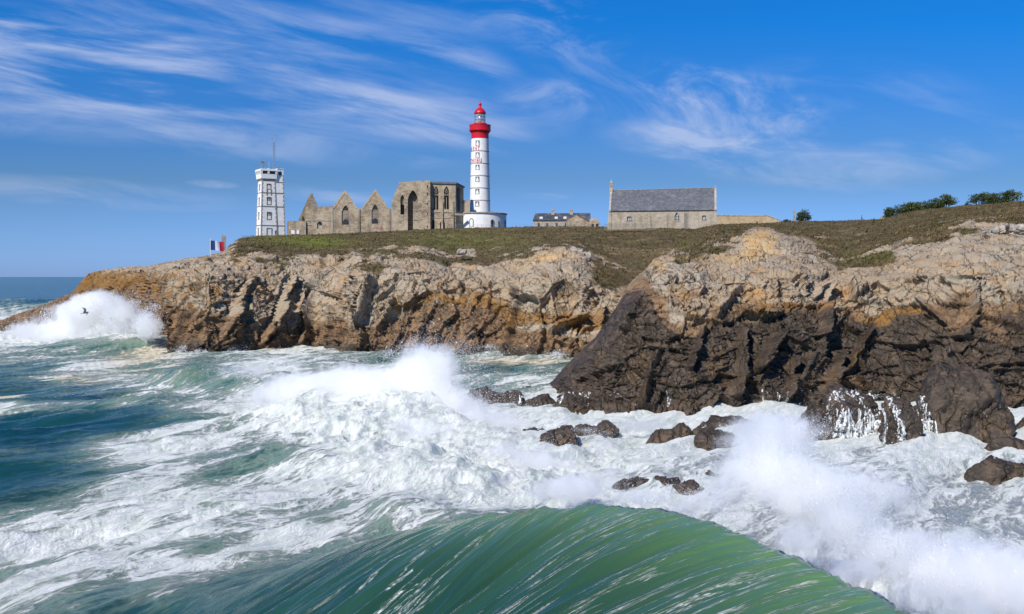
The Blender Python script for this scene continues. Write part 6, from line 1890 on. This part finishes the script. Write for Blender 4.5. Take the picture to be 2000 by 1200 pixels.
bush(1566, 431, 305, 28, 22, 'small dark bush beside the slim stone cross', 1)
bush(1534, 433, 306, 16, 7, 'very low bush just left of the stone cross', 2, lobes=5)
bush(1748, 424, 262, 40, 26, 'leftmost dark bush of the thicket, above the pale concrete block', 3)
bush(1774, 420, 262, 50, 30, 'wide dense bush in the middle of the thicket on the slope', 4, lobes=12)
bush(1802, 414, 258, 36, 20, 'lower bush on the right end of the thicket on the slope', 5)
bush(1826, 406, 254, 24, 24, 'round bush standing alone with a gap on its left', 6)
bush(1846, 404, 250, 32, 30, 'taller pointed bush right of the round one', 7, .1)
bush(1890, 400, 244, 14, 8, 'tiny low bush between the pointed bush and the top hedge', 8, lobes=5)
bush(1914, 398, 236, 34, 26, 'left part of the hedge at the top of the slope', 9)
bush(1938, 396, 234, 30, 20, 'middle of the hedge at the top of the slope, lower', 10)
bush(1968, 394, 232, 40, 24, 'rightmost bush of the hedge at the top of the slope', 12)

# ------------------------------------------------------------------ turf tufts and the gull
def tufts():
    rg = np.random.default_rng(21)
    P_ = []; Sz = []; Br = []
    for V, mk, T, PX, n in ((VA, mkA, TA, PXA, 46000), (VB, mkB, TB, PXB, 42000)):
        v = V.reshape(-1, 3); g = mk['grass'].ravel(); tq = T.ravel(); px = PX.ravel()
        ok = np.where((g > 0.55) & (tq < 6.4) & (px > 430) & (px < 2150))[0]
        if not len(ok): continue
        # even over the ground: weight by cell size
        wgt = v[ok, 1] * 0 + 1.0
        pick = rg.choice(ok, n)
        P_.append(v[pick] + rg.normal(0, 0.25, (n, 3)) * np.array([1, 1, 0.05]))
        Sz.append(0.06 + rg.gamma(2.0, 0.055, n)); Br.append(mk['lush'].ravel()[pick])
    p = np.concatenate(P_); s = np.concatenate(Sz); br = np.concatenate(Br); n = len(p)
    k = 3
    a = rg.uniform(0, 2 * np.pi, (n, k)); ln = rg.uniform(0.1, 0.7, (n, k)); hh = s[:, None] * rg.uniform(0.6, 1.2, (n, k))
    base = p[:, None, :] + np.stack([np.cos(a), np.sin(a), a * 0], -1) * (s[:, None, None] * 0.35)
    wv = np.stack([-np.sin(a), np.cos(a), a * 0], -1) * (s[:, None, None] * 0.30)
    tip = base + np.stack([np.cos(a) * ln * hh + 0.15, np.sin(a) * ln * hh, hh], -1)
    V = np.stack([base - wv - [0, 0, .08], base + wv - [0, 0, .08], tip], 2).reshape(-1, 3)
    rnd = np.repeat(rg.random(n), k * 3); lush = np.repeat(br, k * 3)
    m, t, b = new_mat('coarse_turf')
    co = t.node('ShaderNodeTexCoord').outputs['Object']
    r_ = t.math('ADD', t.math('MULTIPLY', t.attr('rnd'), 0.4), t.sm(t.noise(co, 0.16, 5, 0.65), 0.38, 0.64, 0, 0.6)); c = t.mix(t.sm(r_, 0.0, 0.5), (0.046, 0.040, 0.018), (0.105, 0.082, 0.035))
    c = t.mix(t.sm(r_, 0.5, 1.0), c, (0.26, 0.19, 0.095))
    c = t.mix(t.math('MULTIPLY', t.attr('lush'), 0.8), c, (0.15, 0.18, 0.025))
    t.put(b.inputs['Base Color'], c); b.inputs['Roughness'].default_value = 0.9; b.inputs['Specular IOR Level'].default_value = 0.1
    o = np_mesh('grass', V, np.arange(len(V)).reshape(-1, 3), m, False, {'rnd': rnd, 'lush': lush})
    tag(o, 'coarse brown and olive turf covering the cliff top', 'grass', None, 'stuff')


tufts()


def gull():
    c = P(167, 611, 120)
    mb = MB()
    # body: lofted spindle along x
    secs = [(-0.30, 0.012), (-0.22, 0.05), (-0.08, 0.085), (0.06, 0.08), (0.17, 0.055), (0.23, 0.05), (0.28, 0.03), (0.34, 0.006)]
    n = 10; vs = []; fs = []
    for x, r in secs:
        for i in range(n):
            a = 2 * math.pi * i / n; vs.append((x, r * math.cos(a), r * 0.9 * math.sin(a)))
    for j in range(len(secs) - 1):
        for i in range(n): fs.append((j * n + i, j * n + (i + 1) % n, (j + 1) * n + (i + 1) % n, (j + 1) * n + i))
    mb.add(vs, fs)
    for s in (1, -1):
        line = [(0.08, 0.05, 0.03, 0.24), (0.16, 0.28, 0.20, 0.22), (0.10, 0.52, 0.24, 0.16), (-0.10, 0.78, 0.16, 0.03)]
        vs = []
        for x, y, z, ch in line:
            vs += [(x, s * y, z), (x - ch * 0.4, s * y, z + 0.025), (x - ch, s * y, z), (x - ch * 0.4, s * y, z - 0.01)]
        fs = []
        for j in range(3):
            for i in range(4): fs.append((4 * j + i, 4 * j + (i + 1) % 4, 4 * j + 4 + (i + 1) % 4, 4 * j + 4 + i))
        mb.add(vs, fs + [(12, 13, 14, 15)])
    vs = [(-0.28, 0.02, 0), (-0.28, -0.02, 0), (-0.46, -0.09, 0.0), (-0.46, 0.09, 0.0), (-0.36, 0, 0.02)]
    mb.add(vs, [(0, 1, 2, 4), (0, 4, 3), (4, 2, 3)])
    m = simple_mat('gull_feathers', (0.10, 0.095, 0.10), 0.7, 0.3, 6)
    o = mb.build('gull', m, None, True, c)
    o.rotation_euler = (R(25), R(-12), R(35)); o.scale = (1.15,) * 3
    tag(o, 'dark gull gliding in front of the white spray on the left', 'bird')


gull()
